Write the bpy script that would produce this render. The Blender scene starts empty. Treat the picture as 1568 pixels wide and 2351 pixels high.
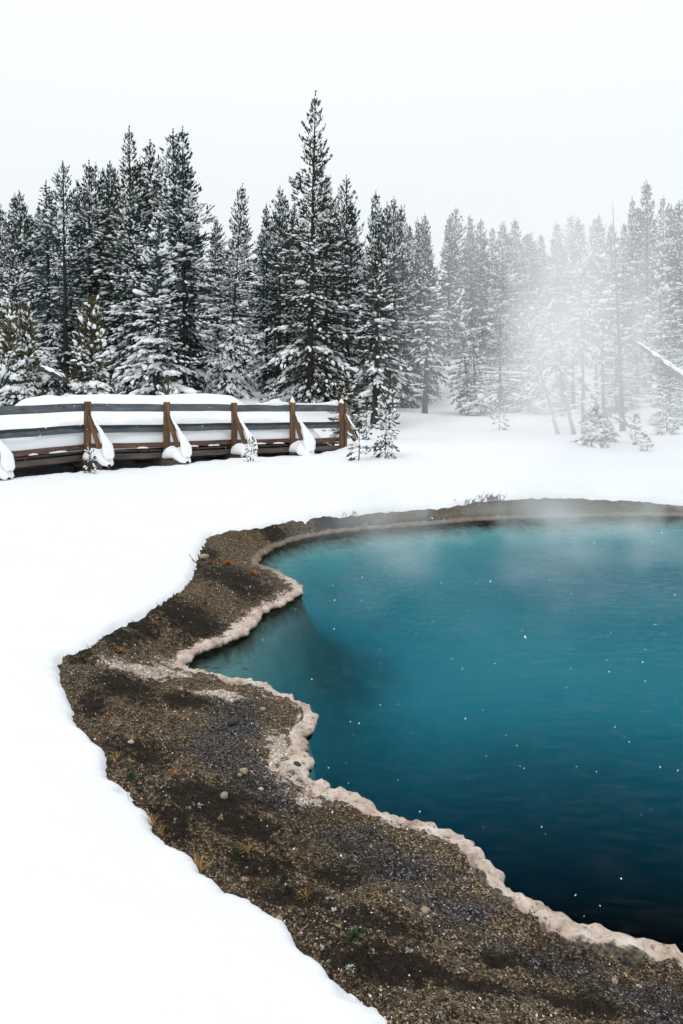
import bpy, math, random
import numpy as np
from mathutils import Vector, Matrix

# ------------------------------------------------------------------ camera, sky, sun, exposure
scene = bpy.context.scene
C = scene.collection
CAM_Z, FPX, XC, HOR = 2.2, 1829.0, 784.0, 900.0      # eye height (water = 0), focal length in photo units, axis, horizon
cam = bpy.data.cameras.new('camera')
cam_o = bpy.data.objects.new('camera', cam); C.objects.link(cam_o)
cam.sensor_fit = 'VERTICAL'; cam.sensor_height = 36.0; cam.lens = 28.0
cam.shift_y = -(1175.5 - HOR) / 2351.0
cam.clip_start = 0.05; cam.clip_end = 3000
cam_o.location = (0, 0, CAM_Z); cam_o.rotation_euler = (math.radians(90), 0, 0)
scene.camera = cam_o

SUN_EL, SUN_AZ = 52.0, 215.0
world = bpy.data.worlds.new('World'); scene.world = world; world.use_nodes = True
wn, wl = world.node_tree.nodes, world.node_tree.links
wn.clear()
w_out = wn.new('ShaderNodeOutputWorld'); w_bg = wn.new('ShaderNodeBackground')
sky = wn.new('ShaderNodeTexSky'); sky.sky_type = 'NISHITA'; sky.sun_disc = False
sky.sun_elevation = math.radians(SUN_EL); sky.sun_rotation = math.radians(SUN_AZ)
w_tc = wn.new('ShaderNodeTexCoord'); w_sep = wn.new('ShaderNodeSeparateXYZ')
w_ramp = wn.new('ShaderNodeValToRGB')                  # overcast deck: horizon a little greyer than overhead
w_ramp.color_ramp.elements[0].position = 0.0; w_ramp.color_ramp.elements[0].color = (8.2, 8.75, 9.1, 1)
w_ramp.color_ramp.elements[1].position = 0.42; w_ramp.color_ramp.elements[1].color = (10.45, 10.75, 11.0, 1)
w_mix = wn.new('ShaderNodeMix'); w_mix.data_type = 'RGBA'; w_mix.inputs[0].default_value = 0.94
wl.new(w_tc.outputs['Generated'], w_sep.inputs[0]); wl.new(w_sep.outputs['Z'], w_ramp.inputs[0])
wl.new(sky.outputs[0], w_mix.inputs[6]); wl.new(w_ramp.outputs[0], w_mix.inputs[7])
wl.new(w_mix.outputs[2], w_bg.inputs[0]); w_bg.inputs[1].default_value = 0.1
wl.new(w_bg.outputs[0], w_out.inputs[0])

sun = bpy.data.lights.new('sun', 'SUN'); sun.energy = 0.85; sun.angle = math.radians(25); sun.color = (1, .97, .93)
sun_o = bpy.data.objects.new('sun', sun); C.objects.link(sun_o)
sun_o.rotation_euler = (math.radians(90 - SUN_EL), 0, math.radians(180 - SUN_AZ))

scene.view_settings.view_transform = 'Standard'; scene.view_settings.look = 'None'
scene.view_settings.exposure = 0.0; scene.view_settings.gamma = 1.0
scene.view_settings.use_curve_mapping = False
cy = scene.cycles
cy.use_denoising = True; cy.max_bounces = 5; cy.diffuse_bounces = 2; cy.glossy_bounces = 2
cy.transmission_bounces = 2; cy.volume_bounces = 3; cy.transparent_max_bounces = 12
cy.volume_step_rate = 1.6; cy.volume_max_steps = 128
cy.use_adaptive_sampling = True; cy.adaptive_threshold = 0.015
cy.caustics_reflective = False; cy.caustics_refractive = False

rng = np.random.default_rng(7)
random.seed(7)
def px(x, y, Y):                                      # photo coordinates at depth Y -> world
    return Vector(((x - XC) / FPX * Y, Y, CAM_Z - (y - HOR) / FPX * Y))
def sstep(a, b, x):
    t = np.clip((x - a) / (b - a), 0, 1); return t * t * (3 - 2 * t)

# ------------------------------------------------------------------ numpy noise
_perm = rng.permutation(512); _grad = rng.random(512) * 2 - 1
def _vn(x, y, z=None):
    def h(i, j, k): return _grad[_perm[(_perm[(_perm[i & 511] + j) & 511] + k) & 511]]
    if z is None: z = np.zeros_like(x)
    xi, yi, zi = np.floor(x).astype(int), np.floor(y).astype(int), np.floor(z).astype(int)
    fx, fy, fz = x - xi, y - yi, z - zi
    fx, fy, fz = [f * f * (3 - 2 * f) for f in (fx, fy, fz)]
    r = 0
    for dx in (0, 1):
        for dy in (0, 1):
            for dz in (0, 1):
                r = r + h(xi + dx, yi + dy, zi + dz) * (fx if dx else 1 - fx) * (fy if dy else 1 - fy) * (fz if dz else 1 - fz)
    return r
def fbm(x, y, s=1.0, oct=4, z=None, gain=.5):
    x, y = np.asarray(x, float) * s, np.asarray(y, float) * s
    z = np.zeros_like(x) if z is None else np.asarray(z, float) * s
    r, a = 0, 1.0
    for o in range(oct):
        r = r + a * _vn(x + 17.3 * o, y + 9.1 * o, z + 3.7 * o); x, y, z, a = x * 2.03, y * 2.03, z * 2.03, a * gain
    return r

# ------------------------------------------------------------------ object helpers
def mesh(name, v, f, smooth=True, attrs=None):
    """v: n x 3, f: array m x 3 / m x 4 or a list of faces"""
    me = bpy.data.meshes.new(name)
    v = np.asarray(v, np.float32)
    if isinstance(f, np.ndarray):
        k = f.shape[1]
        me.vertices.add(len(v)); me.vertices.foreach_set('co', v.ravel())
        me.loops.add(f.size); me.loops.foreach_set('vertex_index', f.astype(np.int32).ravel())
        me.polygons.add(len(f)); me.polygons.foreach_set('loop_start', np.arange(0, f.size, k, dtype=np.int32))
        me.update(calc_edges=True)
    else:
        me.from_pydata([tuple(map(float, q)) for q in v], [], f)
    me.polygons.foreach_set('use_smooth', np.full(len(me.polygons), smooth))
    for k, a in (attrs or {}).items():
        at = me.attributes.new(k, 'FLOAT', 'POINT'); at.data.foreach_set('value', np.asarray(a, np.float32))
    me.update()
    return me
def obj(name, me, mat, parent=None, loc=None, rot=None, **props):
    if mat is not None and not me.materials: me.materials.append(mat)
    o = bpy.data.objects.new(name, me); C.objects.link(o)
    if parent: o.parent = parent
    if loc is not None: o.location = loc
    if rot is not None: o.rotation_euler = rot
    for k, val in props.items(): o[k] = val
    return o
def empty(name, loc, label, category, group=None):
    o = bpy.data.objects.new(name, None); C.objects.link(o); o.location = loc; o.empty_display_size = .2
    o['label'] = label; o['category'] = category
    if group: o['group'] = group
    return o
def tubes(paths, radii, n=5):
    """list of (k x 3) paths with per-point radii -> verts, quads"""
    V, F, b = [], [], 0
    ang = np.linspace(0, 2 * np.pi, n, endpoint=False)
    for P, R in zip(paths, radii):
        P = np.asarray(P, float); R = np.asarray(R, float); k = len(P)
        T = np.gradient(P, axis=0); T /= np.linalg.norm(T, axis=1)[:, None] + 1e-9
        ref = np.where(np.abs(T[:, 2:3]) > .9, np.array([[1., 0, 0]]), np.array([[0, 0, 1.]]))
        A = np.cross(T, ref); A /= np.linalg.norm(A, axis=1)[:, None] + 1e-9
        B = np.cross(T, A)
        ring = P[:, None] + R[:, None, None] * (np.cos(ang)[None, :, None] * A[:, None] + np.sin(ang)[None, :, None] * B[:, None])
        V.append(ring.reshape(-1, 3))
        i = np.arange(k - 1)[:, None] * n + np.arange(n)[None]; j = np.arange(k - 1)[:, None] * n + (np.arange(n)[None] + 1) % n
        F.append((np.stack([i, j, j + n, i + n], -1).reshape(-1, 4) + b)); b += k * n
    return np.concatenate(V), np.concatenate(F)

# ------------------------------------------------------------------ materials
def material(name):
    m = bpy.data.materials.new(name); m.use_nodes = True
    nt = m.node_tree; return m, nt, nt.nodes, nt.links, nt.nodes['Principled BSDF']
def N(nt, t, **kw):
    n = nt.nodes.new(t)
    for k, v in kw.items():
        if k.startswith('i_'):
            key = k[2:]; key = int(key) if key.isdigit() else key
            n.inputs[key].default_value = v
        else: setattr(n, k, v)
    return n
def noise(nt, vec, scale, detail=3, rough=.5, dist=0):
    n = N(nt, 'ShaderNodeTexNoise', i_Scale=scale, i_Detail=detail, i_Roughness=rough, i_Distortion=dist)
    if vec is not None: nt.links.new(vec, n.inputs['Vector'])
    return n.outputs['Fac']
def ramp(nt, fac, stops, interp='LINEAR'):
    r = nt.nodes.new('ShaderNodeValToRGB'); e = r.color_ramp; e.interpolation = interp
    while len(e.elements) < len(stops): e.elements.new(.5)
    for el, (p, c) in zip(e.elements, stops):
        el.position = p; el.color = (*c, 1) if len(c) == 3 else c
    nt.links.new(fac, r.inputs[0]); return r.outputs[0]
def gray(*st): return [(p, (v, v, v)) for p, v in st]
def mixc(nt, fac, a, b, mode='MIX'):
    m = nt.nodes.new('ShaderNodeMix'); m.data_type = 'RGBA'; m.blend_type = mode
    for i, s in ((0, fac), (6, a), (7, b)):
        if isinstance(s, (int, float)): m.inputs[i].default_value = s
        elif isinstance(s, tuple): m.inputs[i].default_value = (*s, 1)
        else: nt.links.new(s, m.inputs[i])
    return m.outputs[2]
def mth(nt, op, a, b=None, clamp=False):
    m = nt.nodes.new('ShaderNodeMath'); m.operation = op; m.use_clamp = clamp
    for i, s in ((0, a), (1, b)):
        if s is None: continue
        if isinstance(s, (int, float)): m.inputs[i].default_value = s
        else: nt.links.new(s, m.inputs[i])
    return m.outputs[0]
def bump(nt, bsdf, h, strength, dist):
    b = N(nt, 'ShaderNodeBump', i_Strength=strength, i_Distance=dist)
    nt.links.new(h, b.inputs['Height']); nt.links.new(b.outputs[0], bsdf.inputs['Normal']); return b
def coords(nt, kind='Object'):
    return nt.nodes.new('ShaderNodeTexCoord').outputs[kind]
def attr(nt, name):
    return N(nt, 'ShaderNodeAttribute', attribute_name=name).outputs['Fac']

def snow_material():
    m, nt, n, l, b = material('snow')
    co = coords(nt)
    big = noise(nt, co, .6, 4); fine = noise(nt, co, 60, 3)
    col = ramp(nt, big, [(.3, (.86, .885, .91)), (.7, (.90, .915, .93))])
    l.new(col, b.inputs['Base Color']); b.inputs['Roughness'].default_value = .6
    b.inputs['Specular IOR Level'].default_value = .25
    h = mth(nt, 'ADD', mth(nt, 'MULTIPLY', noise(nt, co, 7, 4), 1.0), mth(nt, 'MULTIPLY', fine, .25))
    bump(nt, b, h, .35, .03)
    return m
M_SNOW = snow_material()

def bough_snow_material():
    m, nt, n, l, b = material('bough_snow')
    b.inputs['Base Color'].default_value = (.93, .945, .96, 1); b.inputs['Roughness'].default_value = .7
    b.inputs['Specular IOR Level'].default_value = .2
    bump(nt, b, noise(nt, coords(nt), 14, 3), .5, .05)
    return m
M_BSNOW = bough_snow_material()

def needle_material(name, c0, c1, c2):
    m, nt, n, l, b = material(name)
    r = attr(nt, 'tint')
    inf = n.new('ShaderNodeObjectInfo')
    col = ramp(nt, r, [(0, c0), (.6, c1), (1, c2)])
    hsv = n.new('ShaderNodeHueSaturation'); l.new(col, hsv.inputs['Color'])
    l.new(mth(nt, 'ADD', mth(nt, 'MULTIPLY', inf.outputs['Random'], .7), .65), hsv.inputs['Value'])
    l.new(hsv.outputs[0], b.inputs['Base Color']); b.inputs['Roughness'].default_value = .55
    b.inputs['Specular IOR Level'].default_value = .25
    return m
M_NEEDLE = needle_material('pine_needles', (.006, .026, .025), (.010, .042, .035), (.038, .066, .027))
M_YOUNG = needle_material('young_pine_needles', (.050, .060, .024), (.085, .085, .034), (.15, .12, .05))
M_BROWN = needle_material('olive_pine_needles', (.016, .026, .015), (.032, .044, .022), (.075, .066, .030))

def bark_material():
    m, nt, n, l, b = material('bark')
    mp = N(nt, 'ShaderNodeMapping'); mp.inputs['Scale'].default_value = (9, 9, 2.2)
    l.new(coords(nt), mp.inputs[0])
    f = noise(nt, mp.outputs[0], 1.5, 5, .65)
    l.new(ramp(nt, f, [(.3, (.018, .017, .017)), (.55, (.045, .041, .039)), (.8, (.10, .092, .088))]), b.inputs['Base Color'])
    b.inputs['Roughness'].default_value = .9; bump(nt, b, f, .8, .04)
    return m
M_BARK = bark_material()

def wood_material(name, dark, mid, light, wet=False):
    m, nt, n, l, b = material(name)
    inf = n.new('ShaderNodeObjectInfo')
    off = N(nt, 'ShaderNodeVectorMath', operation='ADD')
    l.new(coords(nt), off.inputs[0])
    cmb = n.new('ShaderNodeCombineXYZ'); l.new(mth(nt, 'MULTIPLY', inf.outputs['Random'], 40), cmb.inputs[0]); l.new(cmb.outputs[0], off.inputs[1])
    mp = N(nt, 'ShaderNodeMapping'); mp.inputs['Scale'].default_value = (.9, 14, 14)
    l.new(off.outputs[0], mp.inputs[0])
    g = noise(nt, mp.outputs[0], 2.2, 6, .65, .6)
    mp2 = N(nt, 'ShaderNodeMapping'); mp2.inputs['Scale'].default_value = (1.2, 5, 5); l.new(off.outputs[0], mp2.inputs[0])
    blot = noise(nt, mp2.outputs[0], 1.6, 4)
    col = ramp(nt, g, [(.28, dark), (.52, mid), (.78, light)])
    col = mixc(nt, ramp(nt, blot, gray((.4, 0), (.7, .55))), col, tuple(c * .45 for c in dark))
    # knots
    mp3 = N(nt, 'ShaderNodeMapping'); mp3.inputs['Scale'].default_value = (2.6, 7, 7); l.new(off.outputs[0], mp3.inputs[0])
    vo = N(nt, 'ShaderNodeTexVoronoi', i_Scale=1.0); l.new(mp3.outputs[0], vo.inputs['Vector'])
    col = mixc(nt, ramp(nt, vo.outputs['Distance'], gray((.06, .85), (.16, 0))), col, tuple(c * .4 for c in dark))
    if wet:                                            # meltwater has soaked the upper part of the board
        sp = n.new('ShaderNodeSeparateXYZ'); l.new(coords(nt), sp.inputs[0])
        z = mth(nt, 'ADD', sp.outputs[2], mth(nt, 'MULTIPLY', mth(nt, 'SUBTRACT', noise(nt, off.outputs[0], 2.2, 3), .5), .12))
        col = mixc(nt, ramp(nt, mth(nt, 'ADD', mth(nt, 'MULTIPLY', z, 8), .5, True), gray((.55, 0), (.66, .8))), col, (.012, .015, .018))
    l.new(col, b.inputs['Base Color']); b.inputs['Roughness'].default_value = .75
    bump(nt, b, g, .5, .01)
    return m
M_RAIL = wood_material('weathered_grey_wood', (.045, .055, .065), (.115, .135, .15), (.21, .23, .24))
M_RAILWET = wood_material('wet_grey_wood', (.040, .055, .065), (.10, .125, .14), (.19, .21, .22), wet=True)
M_POST = wood_material('brown_post_wood', (.06, .033, .016), (.17, .09, .04), (.30, .18, .09))
M_TOE = wood_material('red_brown_wood', (.055, .026, .018), (.14, .07, .048), (.24, .14, .10))
M_FASCIA = wood_material('grey_brown_wood', (.04, .032, .028), (.11, .085, .07), (.19, .16, .14))
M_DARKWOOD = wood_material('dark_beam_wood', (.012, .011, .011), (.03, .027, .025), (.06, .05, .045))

# ------------------------------------------------------------------ shorelines (water edge, snow edge)
WL = [(1568,1187),(1480,1186),(1400,1187),(1320,1188),(1250,1190),(1170,1192),(1100,1196),(1040,1201),(1000,1205),(950,1209),(900,1212),(850,1216),(800,1221),(760,1226),(720,1232),
      (690,1239),(660,1248),(635,1257),(615,1268),(598,1280),(588,1292),(590,1303),(618,1312),(640,1320),(660,1331),(680,1345),(692,1357),(682,1370),(660,1380),(640,1391),(612,1402),(597,1412),(586,1428),
      (575,1440),(548,1464),(515,1480),(480,1491),(448,1506),(424,1522),(418,1532),(432,1547),(452,1556),(480,1561),(540,1570),(575,1573),(602,1581),(632,1599),(650,1610),(682,1621),(704,1639),(711,1655),
      (700,1680),(690,1702),(694,1735),(702,1768),(696,1790),(714,1812),(760,1830),(800,1846),(830,1859),(872,1880),(902,1896),(935,1902),(965,1911),(1000,1920),(1030,1934),(1062,1950),(1085,1966),(1108,1992),
      (1130,2028),(1170,2063),(1205,2080),(1240,2094),(1275,2112),(1305,2132),(1340,2160),(1370,2166),(1400,2174),(1440,2181),(1480,2190),(1520,2194),(1568,2205)]
SL = [(1568,1162,.12),(1510,1156,.16),(1450,1150,.2),(1380,1148,.22),(1300,1143,.25),(1240,1143,.26),(1150,1148,.24),(1080,1155,.23),(1040,1163,.21),(1000,1170,.2),(950,1172,.2),(900,1175,.2),(820,1181,.22),
      (750,1185,.23),(690,1193,.24),(640,1200,.24),(570,1215,.25),(520,1222,.25),(485,1229,.25),(468,1243,.26),(455,1268,.26),(448,1300,.27),(436,1335,.28),(412,1362,.28),(380,1386,.28),(332,1412,.28),(290,1436,.28),
      (258,1448,.28),(238,1468,.28),(206,1484,.29),(200,1498,.29),(150,1509,.29),(134,1522,.29),(150,1558,.29),(130,1580,.29),(150,1612,.29),(164,1640,.29),(184,1690,.29),(240,1736,.3),(250,1760,.3),(240,1800,.3),
      (275,1808,.3),(268,1834,.3),(320,1884,.3),(345,1915,.3),(372,1944,.3),(440,2000,.3),(480,2048,.3),(555,2098,.3),(600,2125,.3),(650,2150,.3),(702,2196,.3),(760,2256,.3),(830,2310,.3),(890,2351,.3)]
wl = [(px(x, y, CAM_Z * FPX / (y - HOR)).x, CAM_Z * FPX / (y - HOR)) for x, y in WL]
wl += [(2.3, 2.72), (3.6, 2.75), (5.4, 3.6), (7.2, 5.6), (8.2, 8.4), (8.4, 11.0), (7.7, 13.0), (6.8, 13.8)]
sl = [((x - XC) / FPX * (CAM_Z - z) * FPX / (y - HOR), (CAM_Z - z) * FPX / (y - HOR), z) for x, y, z in SL]
sl += [(.55, 1.95, .3), (1.4, 1.55, .3), (3.4, 1.45, .3), (6.3, 2.5, .3), (8.6, 5.4, .3), (9.6, 9, .28), (9.4, 12, .22), (8.2, 13.9, .16), (7, 14.45, .13)]
wl, sl = np.array(wl), np.array(sl)
def resample(P, step):
    Q = np.vstack([P, P[:1]]); out = []
    for a, b in zip(Q[:-1], Q[1:]):
        k = max(1, int(np.linalg.norm((b - a)[:2]) / step)); out.append(a + (b - a) * np.arange(k)[:, None] / k)
    return np.vstack(out)
def sdf(pts, poly):
    """signed distance to a closed polygon (inside < 0), and the index + parameter of the nearest edge"""
    A = poly[:, :2]; B = np.roll(A, -1, 0); D = B - A; L2 = (D * D).sum(1) + 1e-12
    best = np.full(len(pts), 1e9); idx = np.zeros(len(pts), int); par = np.zeros(len(pts)); ins = np.zeros(len(pts), bool)
    for k in range(len(A)):
        q = pts - A[k]; t = np.clip((q @ D[k]) / L2[k], 0, 1)
        d = ((q - t[:, None] * D[k]) ** 2).sum(1); m = d < best
        best[m] = d[m]; idx[m] = k; par[m] = t[m]
        c = ((A[k, 1] > pts[:, 1]) != (B[k, 1] > pts[:, 1]))
        xi = D[k, 0] * (pts[:, 1] - A[k, 1]) / (D[k, 1] if abs(D[k, 1]) > 1e-12 else 1e-12) + A[k, 0]
        ins ^= c & (pts[:, 0] < xi)
    d = np.sqrt(best); d[ins] *= -1
    return d, idx, par
def shore(X, Y):
    """dw: distance from the water edge (land > 0), ds: into the snow (> 0), ze: bank height at the snow edge"""
    P = np.stack([X.ravel(), Y.ravel()], 1)
    dw, ds, ze = np.full(len(P), 50.), np.full(len(P), 50.), np.full(len(P), .28)
    near = (P[:, 0] > -8) & (P[:, 0] < 16) & (P[:, 1] > -4) & (P[:, 1] < 22)
    Q = P[near]
    dw[near] = sdf(Q, wl)[0]
    d, i, t = sdf(Q, sl); ds[near] = d; z = sl[:, 2]; ze[near] = z[i] * (1 - t) + np.roll(z, -1)[i] * t
    return dw, ds, ze

# ------------------------------------------------------------------ terrain heights
_TY = [-60, 0, 14, 17.5, 20, 21.5, 23.3, 26, 30, 33, 40, 45, 50, 55, 62, 67, 85, 110, 160, 400, 900]
_TZ = [.42, .42, .41, .41, .48, .56, .70, .70, .74, .84, 1.13, 1.2, 1.3, 2.6, 6.2, 7.0, 11, 13, 15, 24, 30]
RAIL = [(-7.35, 16.25), (-5.9, 18.5), (-4.30, 19.6), (-2.87, 21.3), (-1.36, 22.1), (0.0, 23.3)]   # rail posts (x, y)
RAIL_Z = [1.88, 1.935, 1.90, 1.865, 1.855, 1.83]
def rail_coords(X, Y):
    """distance behind (+) / in front (-) of the rail line and the running length along it"""
    P = np.stack([np.ravel(X), np.ravel(Y)], 1); R = np.array([(-11.5, 10.2)] + RAIL + [(1.6, 24.6)])
    best = np.full(len(P), 1e9); w = np.zeros(len(P)); s = np.zeros(len(P)); run = 0
    for a, b in zip(R[:-1], R[1:]):
        L = np.linalg.norm(b - a); T = (b - a) / L; Nn = np.array([-T[1], T[0]])
        q = P - a; t = np.clip(q @ T, 0, L); d = np.linalg.norm(q - t[:, None] * T, axis=1); m = d < best
        best[m] = d[m]; w[m] = (q @ Nn)[m]; s[m] = run + t[m]; run += L
    return w, s, best
def terrain(X, Y):
    X, Y = np.asarray(X, float), np.asarray(Y, float)
    z = np.interp(Y, _TY, _TZ)
    z = z + .75 * sstep(3, -5, X) * sstep(25, 40, Y) * (1 - .5 * sstep(60, 80, Y))
    z = z + sstep(8, 30, Y) * .22 * fbm(X, Y, .13, 3) + .05 * fbm(X, Y, .35, 3) + sstep(45, 70, Y) * 1.2 * fbm(X, Y, .05, 3)
    z = z + .9 * sstep(10, 16, X) * sstep(30, 42, Y) * sstep(60, 50, Y)
    w, s, d = rail_coords(X, Y)
    w, d = w.reshape(X.shape), d.reshape(X.shape)
    hollow = sstep(-.62, -.1, w) * sstep(1.9, 1.5, w) * (d < 2.2) * sstep(.6, -1.2, X)
    z = z - .40 * hollow
    return z
def tz(x, y): return float(terrain(np.array([float(x)]), np.array([float(y)]))[0])

def fan(us, ys):
    Yg, Ug = np.meshgrid(ys, us, indexing='ij'); return Ug * (np.abs(Yg) + .6), Yg
def grid_faces(nr, nc, keep=None):
    i = (np.arange(nr - 1)[:, None] * nc + np.arange(nc - 1)[None]).ravel()
    f = np.stack([i, i + 1, i + nc + 1, i + nc], 1)
    return f if keep is None else f[keep[f].any(1)]
def compact(v, f, at=None):
    used = np.unique(f); mp = np.full(len(v), -1); mp[used] = np.arange(len(used))
    return v[used], mp[f], {k: a[used] for k, a in (at or {}).items()}
def uline(step, inner=.62, outer=4.5, n=34):
    a = np.arange(0, inner, step); b = np.geomspace(inner, outer, n); h = np.concatenate([a, b]); return np.concatenate([-h[:0:-1], h])

def ground_height(dw, ds, ze, X, Y):
    t = np.clip(dw, 0, None) / (np.clip(dw, 0, None) + np.clip(-ds, 0, None) + 1e-4)
    land = .035 + (ze - .035) * (sstep(0, 1, t) * .6 + .4 * t)
    rough = .020 * fbm(X, Y, 5, 3) + .015 * fbm(X, Y, 20, 3)
    land = land + rough * sstep(0, .12, dw)
    e = np.clip(-dw, 0, None)
    return np.where(dw > 0, land, .02 - e * 5)
def bed_height(dw, X, Y):
    e = np.clip(-dw, 0, None)
    vent = 6.5 * np.exp(-((X - 2.0) / 2.3) ** 2 - ((Y - 4.6) / 2.0) ** 2) + .45 * np.exp(-((X - .1) / .9) ** 2 - ((Y - 9.2) / 1.8) ** 2) + .35 * np.exp(-((X - .7) / 1.0) ** 2 - ((Y - 6.6) / .9) ** 2)
    return -(.05 + .60 * (1 - np.exp(-e / .26)) + .16 * (1 - np.exp(-e / 1.5)) + vent * (1 - np.exp(-e / .35)) + .05 * fbm(X, Y, .7, 2) * (1 - np.exp(-e / .4)))

# snow field: one sheet to the horizon; it thins out and dips under the bare bank at the snow edge
ys = np.concatenate([[-60, -25, -10, -4, -1.5, -.5, 0, .4], np.geomspace(.8, 17, 360), np.geomspace(17.25, 900, 190)])
us = uline(.0044)
X, Y = fan(us, ys)
dw, ds, ze = shore(X, Y)
xr, yr = X.ravel(), Y.ravel()
edge = .045 * fbm(xr, yr, 2.2, 3) + .022 * fbm(xr, yr, 9, 3) + .010 * fbm(xr, yr, 26, 2)
de = ds + edge * sstep(20, 3, yr)
dpos = np.clip(de, 0, None)
T = terrain(xr, yr)
thick = .035 * (1 - np.exp(-dpos / .018)) + .035 * (1 - np.exp(-dpos / .10))
blend = 1 - np.exp(-dpos / .55)
zs = (ze + thick) * (1 - blend) + np.maximum(T, ze + .07) * blend
zs = zs + .012 * fbm(xr, yr, 3.0, 3) * sstep(0, .3, dpos)
zs = np.where(de < 0, ze + de * 1.3 - .004, zs)
V = np.stack([xr, yr, zs], 1)
F = grid_faces(len(ys), len(us), (de > -.22) & (dw > .10))
V, F, _ = compact(V, F)
obj('snow_ground', mesh('snow_ground', V, F), M_SNOW, kind='structure')

# bare bank between the snow and the water
def bank_material():
    m, nt, n, l, b = material('bank_ground')
    co = coords(nt)
    dwa, ta = attr(nt, 'dw'), attr(nt, 't')
    far = attr(nt, 'far')
    patch = noise(nt, co, 2.3, 5, .62, .4); patch2 = noise(nt, co, 6.5, 4, .6); fine = noise(nt, co, 45, 3, .6)
    vo = N(nt, 'ShaderNodeTexVoronoi', i_Scale=135.0); l.new(co, vo.inputs['Vector'])
    vs = n.new('ShaderNodeSeparateColor'); l.new(vo.outputs['Color'], vs.inputs[0])
    cell = vs.outputs[0]
    grain = ramp(nt, cell, gray((0, .08), (.45, .5), (.78, 1.4), (1, 3.4)))
    tan = mixc(nt, patch2, (.055, .037, .020), (.235, .17, .098))
    tan = mixc(nt, ramp(nt, vs.outputs[1], gray((.55, 0), (.9, .7))), tan, (.06, .044, .03))
    grey = mixc(nt, ramp(nt, vs.outputs[2], gray((.3, 0), (.9, 1))), (.014, .014, .017), (.15, .152, .16))
    moss = mixc(nt, ramp(nt, fine, gray((.35, 0), (.7, 1))), (.004, .003, .002), (.028, .019, .010))
    sinter = mixc(nt, patch2, (.46, .36, .29), (.70, .61, .53))
    # where each kind of ground lies
    jag = mth(nt, 'ADD', mth(nt, 'MULTIPLY', mth(nt, 'SUBTRACT', patch, .5), 1.9), mth(nt, 'MULTIPLY', mth(nt, 'SUBTRACT', noise(nt, co, 19, 6, .75), .5), 3.4))
    s1 = mth(nt, 'ADD', dwa, mth(nt, 'MULTIPLY', mth(nt, 'SUBTRACT', patch2, .5), .35))
    gmask = ramp(nt, mth(nt, 'ADD', attr(nt, 'grey'), mth(nt, 'MULTIPLY', jag, .6)), gray((.12, 0), (.80, .9)))
    col = mixc(nt, gmask, tan, grey)
    mmask = ramp(nt, mth(nt, 'ADD', mth(nt, 'MULTIPLY', attr(nt, 'moss'), .95), jag), gray((.22, 0), (.44, 1)))
    mmask = mth(nt, 'MULTIPLY', mmask, ramp(nt, ta, gray((.08, 0), (.2, 1))))
    col = mixc(nt, 1.0, col, grain, 'MULTIPLY')
    col = mixc(nt, mth(nt, 'MULTIPLY', mmask, .96), col, moss)
    speck = noise(nt, co, 16, 4, .7)
    col = mixc(nt, mth(nt, 'MULTIPLY', ramp(nt, speck, gray((.56, 0), (.66, 1))), ramp(nt, ta, gray((.15, 0), (.3, .85)))), col, moss)
    smask = mth(nt, 'MULTIPLY', mth(nt, 'MAXIMUM', ramp(nt, s1, gray((.03, 1), (.08, 0))), ramp(nt, mth(nt, 'ADD', attr(nt, 'crust'), mth(nt, 'MULTIPLY', jag, .8)), gray((.4, 0), (.65, 1)))), mth(nt, 'SUBTRACT', 1.0, mth(nt, 'MULTIPLY', far, .85)))
    col = mixc(nt, smask, col, mixc(nt, .45, sinter, grain, 'MULTIPLY'))
    rust = ramp(nt, noise(nt, co, 3.7, 5, .7), gray((.66, 0), (.72, 1)))
    col = mixc(nt, mth(nt, 'MULTIPLY', mth(nt, 'MULTIPLY', rust, cell), .5), col, (.22, .085, .025))
    l.new(col, b.inputs['Base Color']); b.inputs['Roughness'].default_value = .85
    b.inputs['Specular IOR Level'].default_value = .2
    h = mth(nt, 'ADD', mth(nt, 'MULTIPLY', vo.outputs['Distance'], -.7), mth(nt, 'ADD', mth(nt, 'MULTIPLY', fine, .6), mth(nt, 'MULTIPLY', speck, 1.2)))
    bump(nt, b, h, .9, .012)
    return m
M_BANK = bank_material()
GREY = [(540,1645,75,50),(500,1720,85,60),(600,1765,85,60),(560,1592,70,18),(640,1830,70,35),(900,1965,130,55),(800,1905,100,38),(1050,2055,120,55),(1250,2165,150,48),(1450,2235,160,42),(560,1440,60,20),(630,1375,40,14),(1560,2290,130,60)]
MOSS = [(480,1872,140,55),(570,1925,110,45),(330,1775,85,48),(290,1605,70,30),(420,1612,80,16),(250,1492,70,24),(420,1428,110,24),(320,1462,60,20),(545,1335,85,24),(470,1295,30,22),(760,2040,60,34),(860,2170,125,52),(700,2125,85,50),(920,2290,170,52),(1150,2195,65,26),(1080,2310,140,36),(600,2030,85,38),(180,1540,45,22),(210,1660,40,30),(640,1225,70,9),(820,1200,110,8),(1000,1190,80,8),(400,1960,40,40),(1320,2300,120,40)]
CRUST = [(392,1528,55,26),(430,1500,70,16),(310,1548,90,14),(650,1705,40,75),(600,1408,60,14),(670,1350,40,14),(540,1475,70,14),(700,1800,40,25),(480,1575,80,12)]
def patches(X, Y, blobs):
    xp = XC + X / np.maximum(Y, .5) * FPX; yp = HOR + (CAM_Z - .15) * FPX / np.maximum(Y, .5); r = np.zeros_like(X)
    for a_, b_, c_, d_ in blobs: r = np.maximum(r, np.exp(-((xp - a_) / c_) ** 2 - ((yp - b_) / d_) ** 2))
    return r
ys2 = np.geomspace(1.0, 17.5, 470); us2 = uline(.0036, .62, 4.5, 40)
X, Y = fan(us2, ys2); xr, yr = X.ravel(), Y.ravel()
dw, ds, ze = shore(X, Y)
dwn = dw + .012 * fbm(xr, yr, 8, 3)
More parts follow.
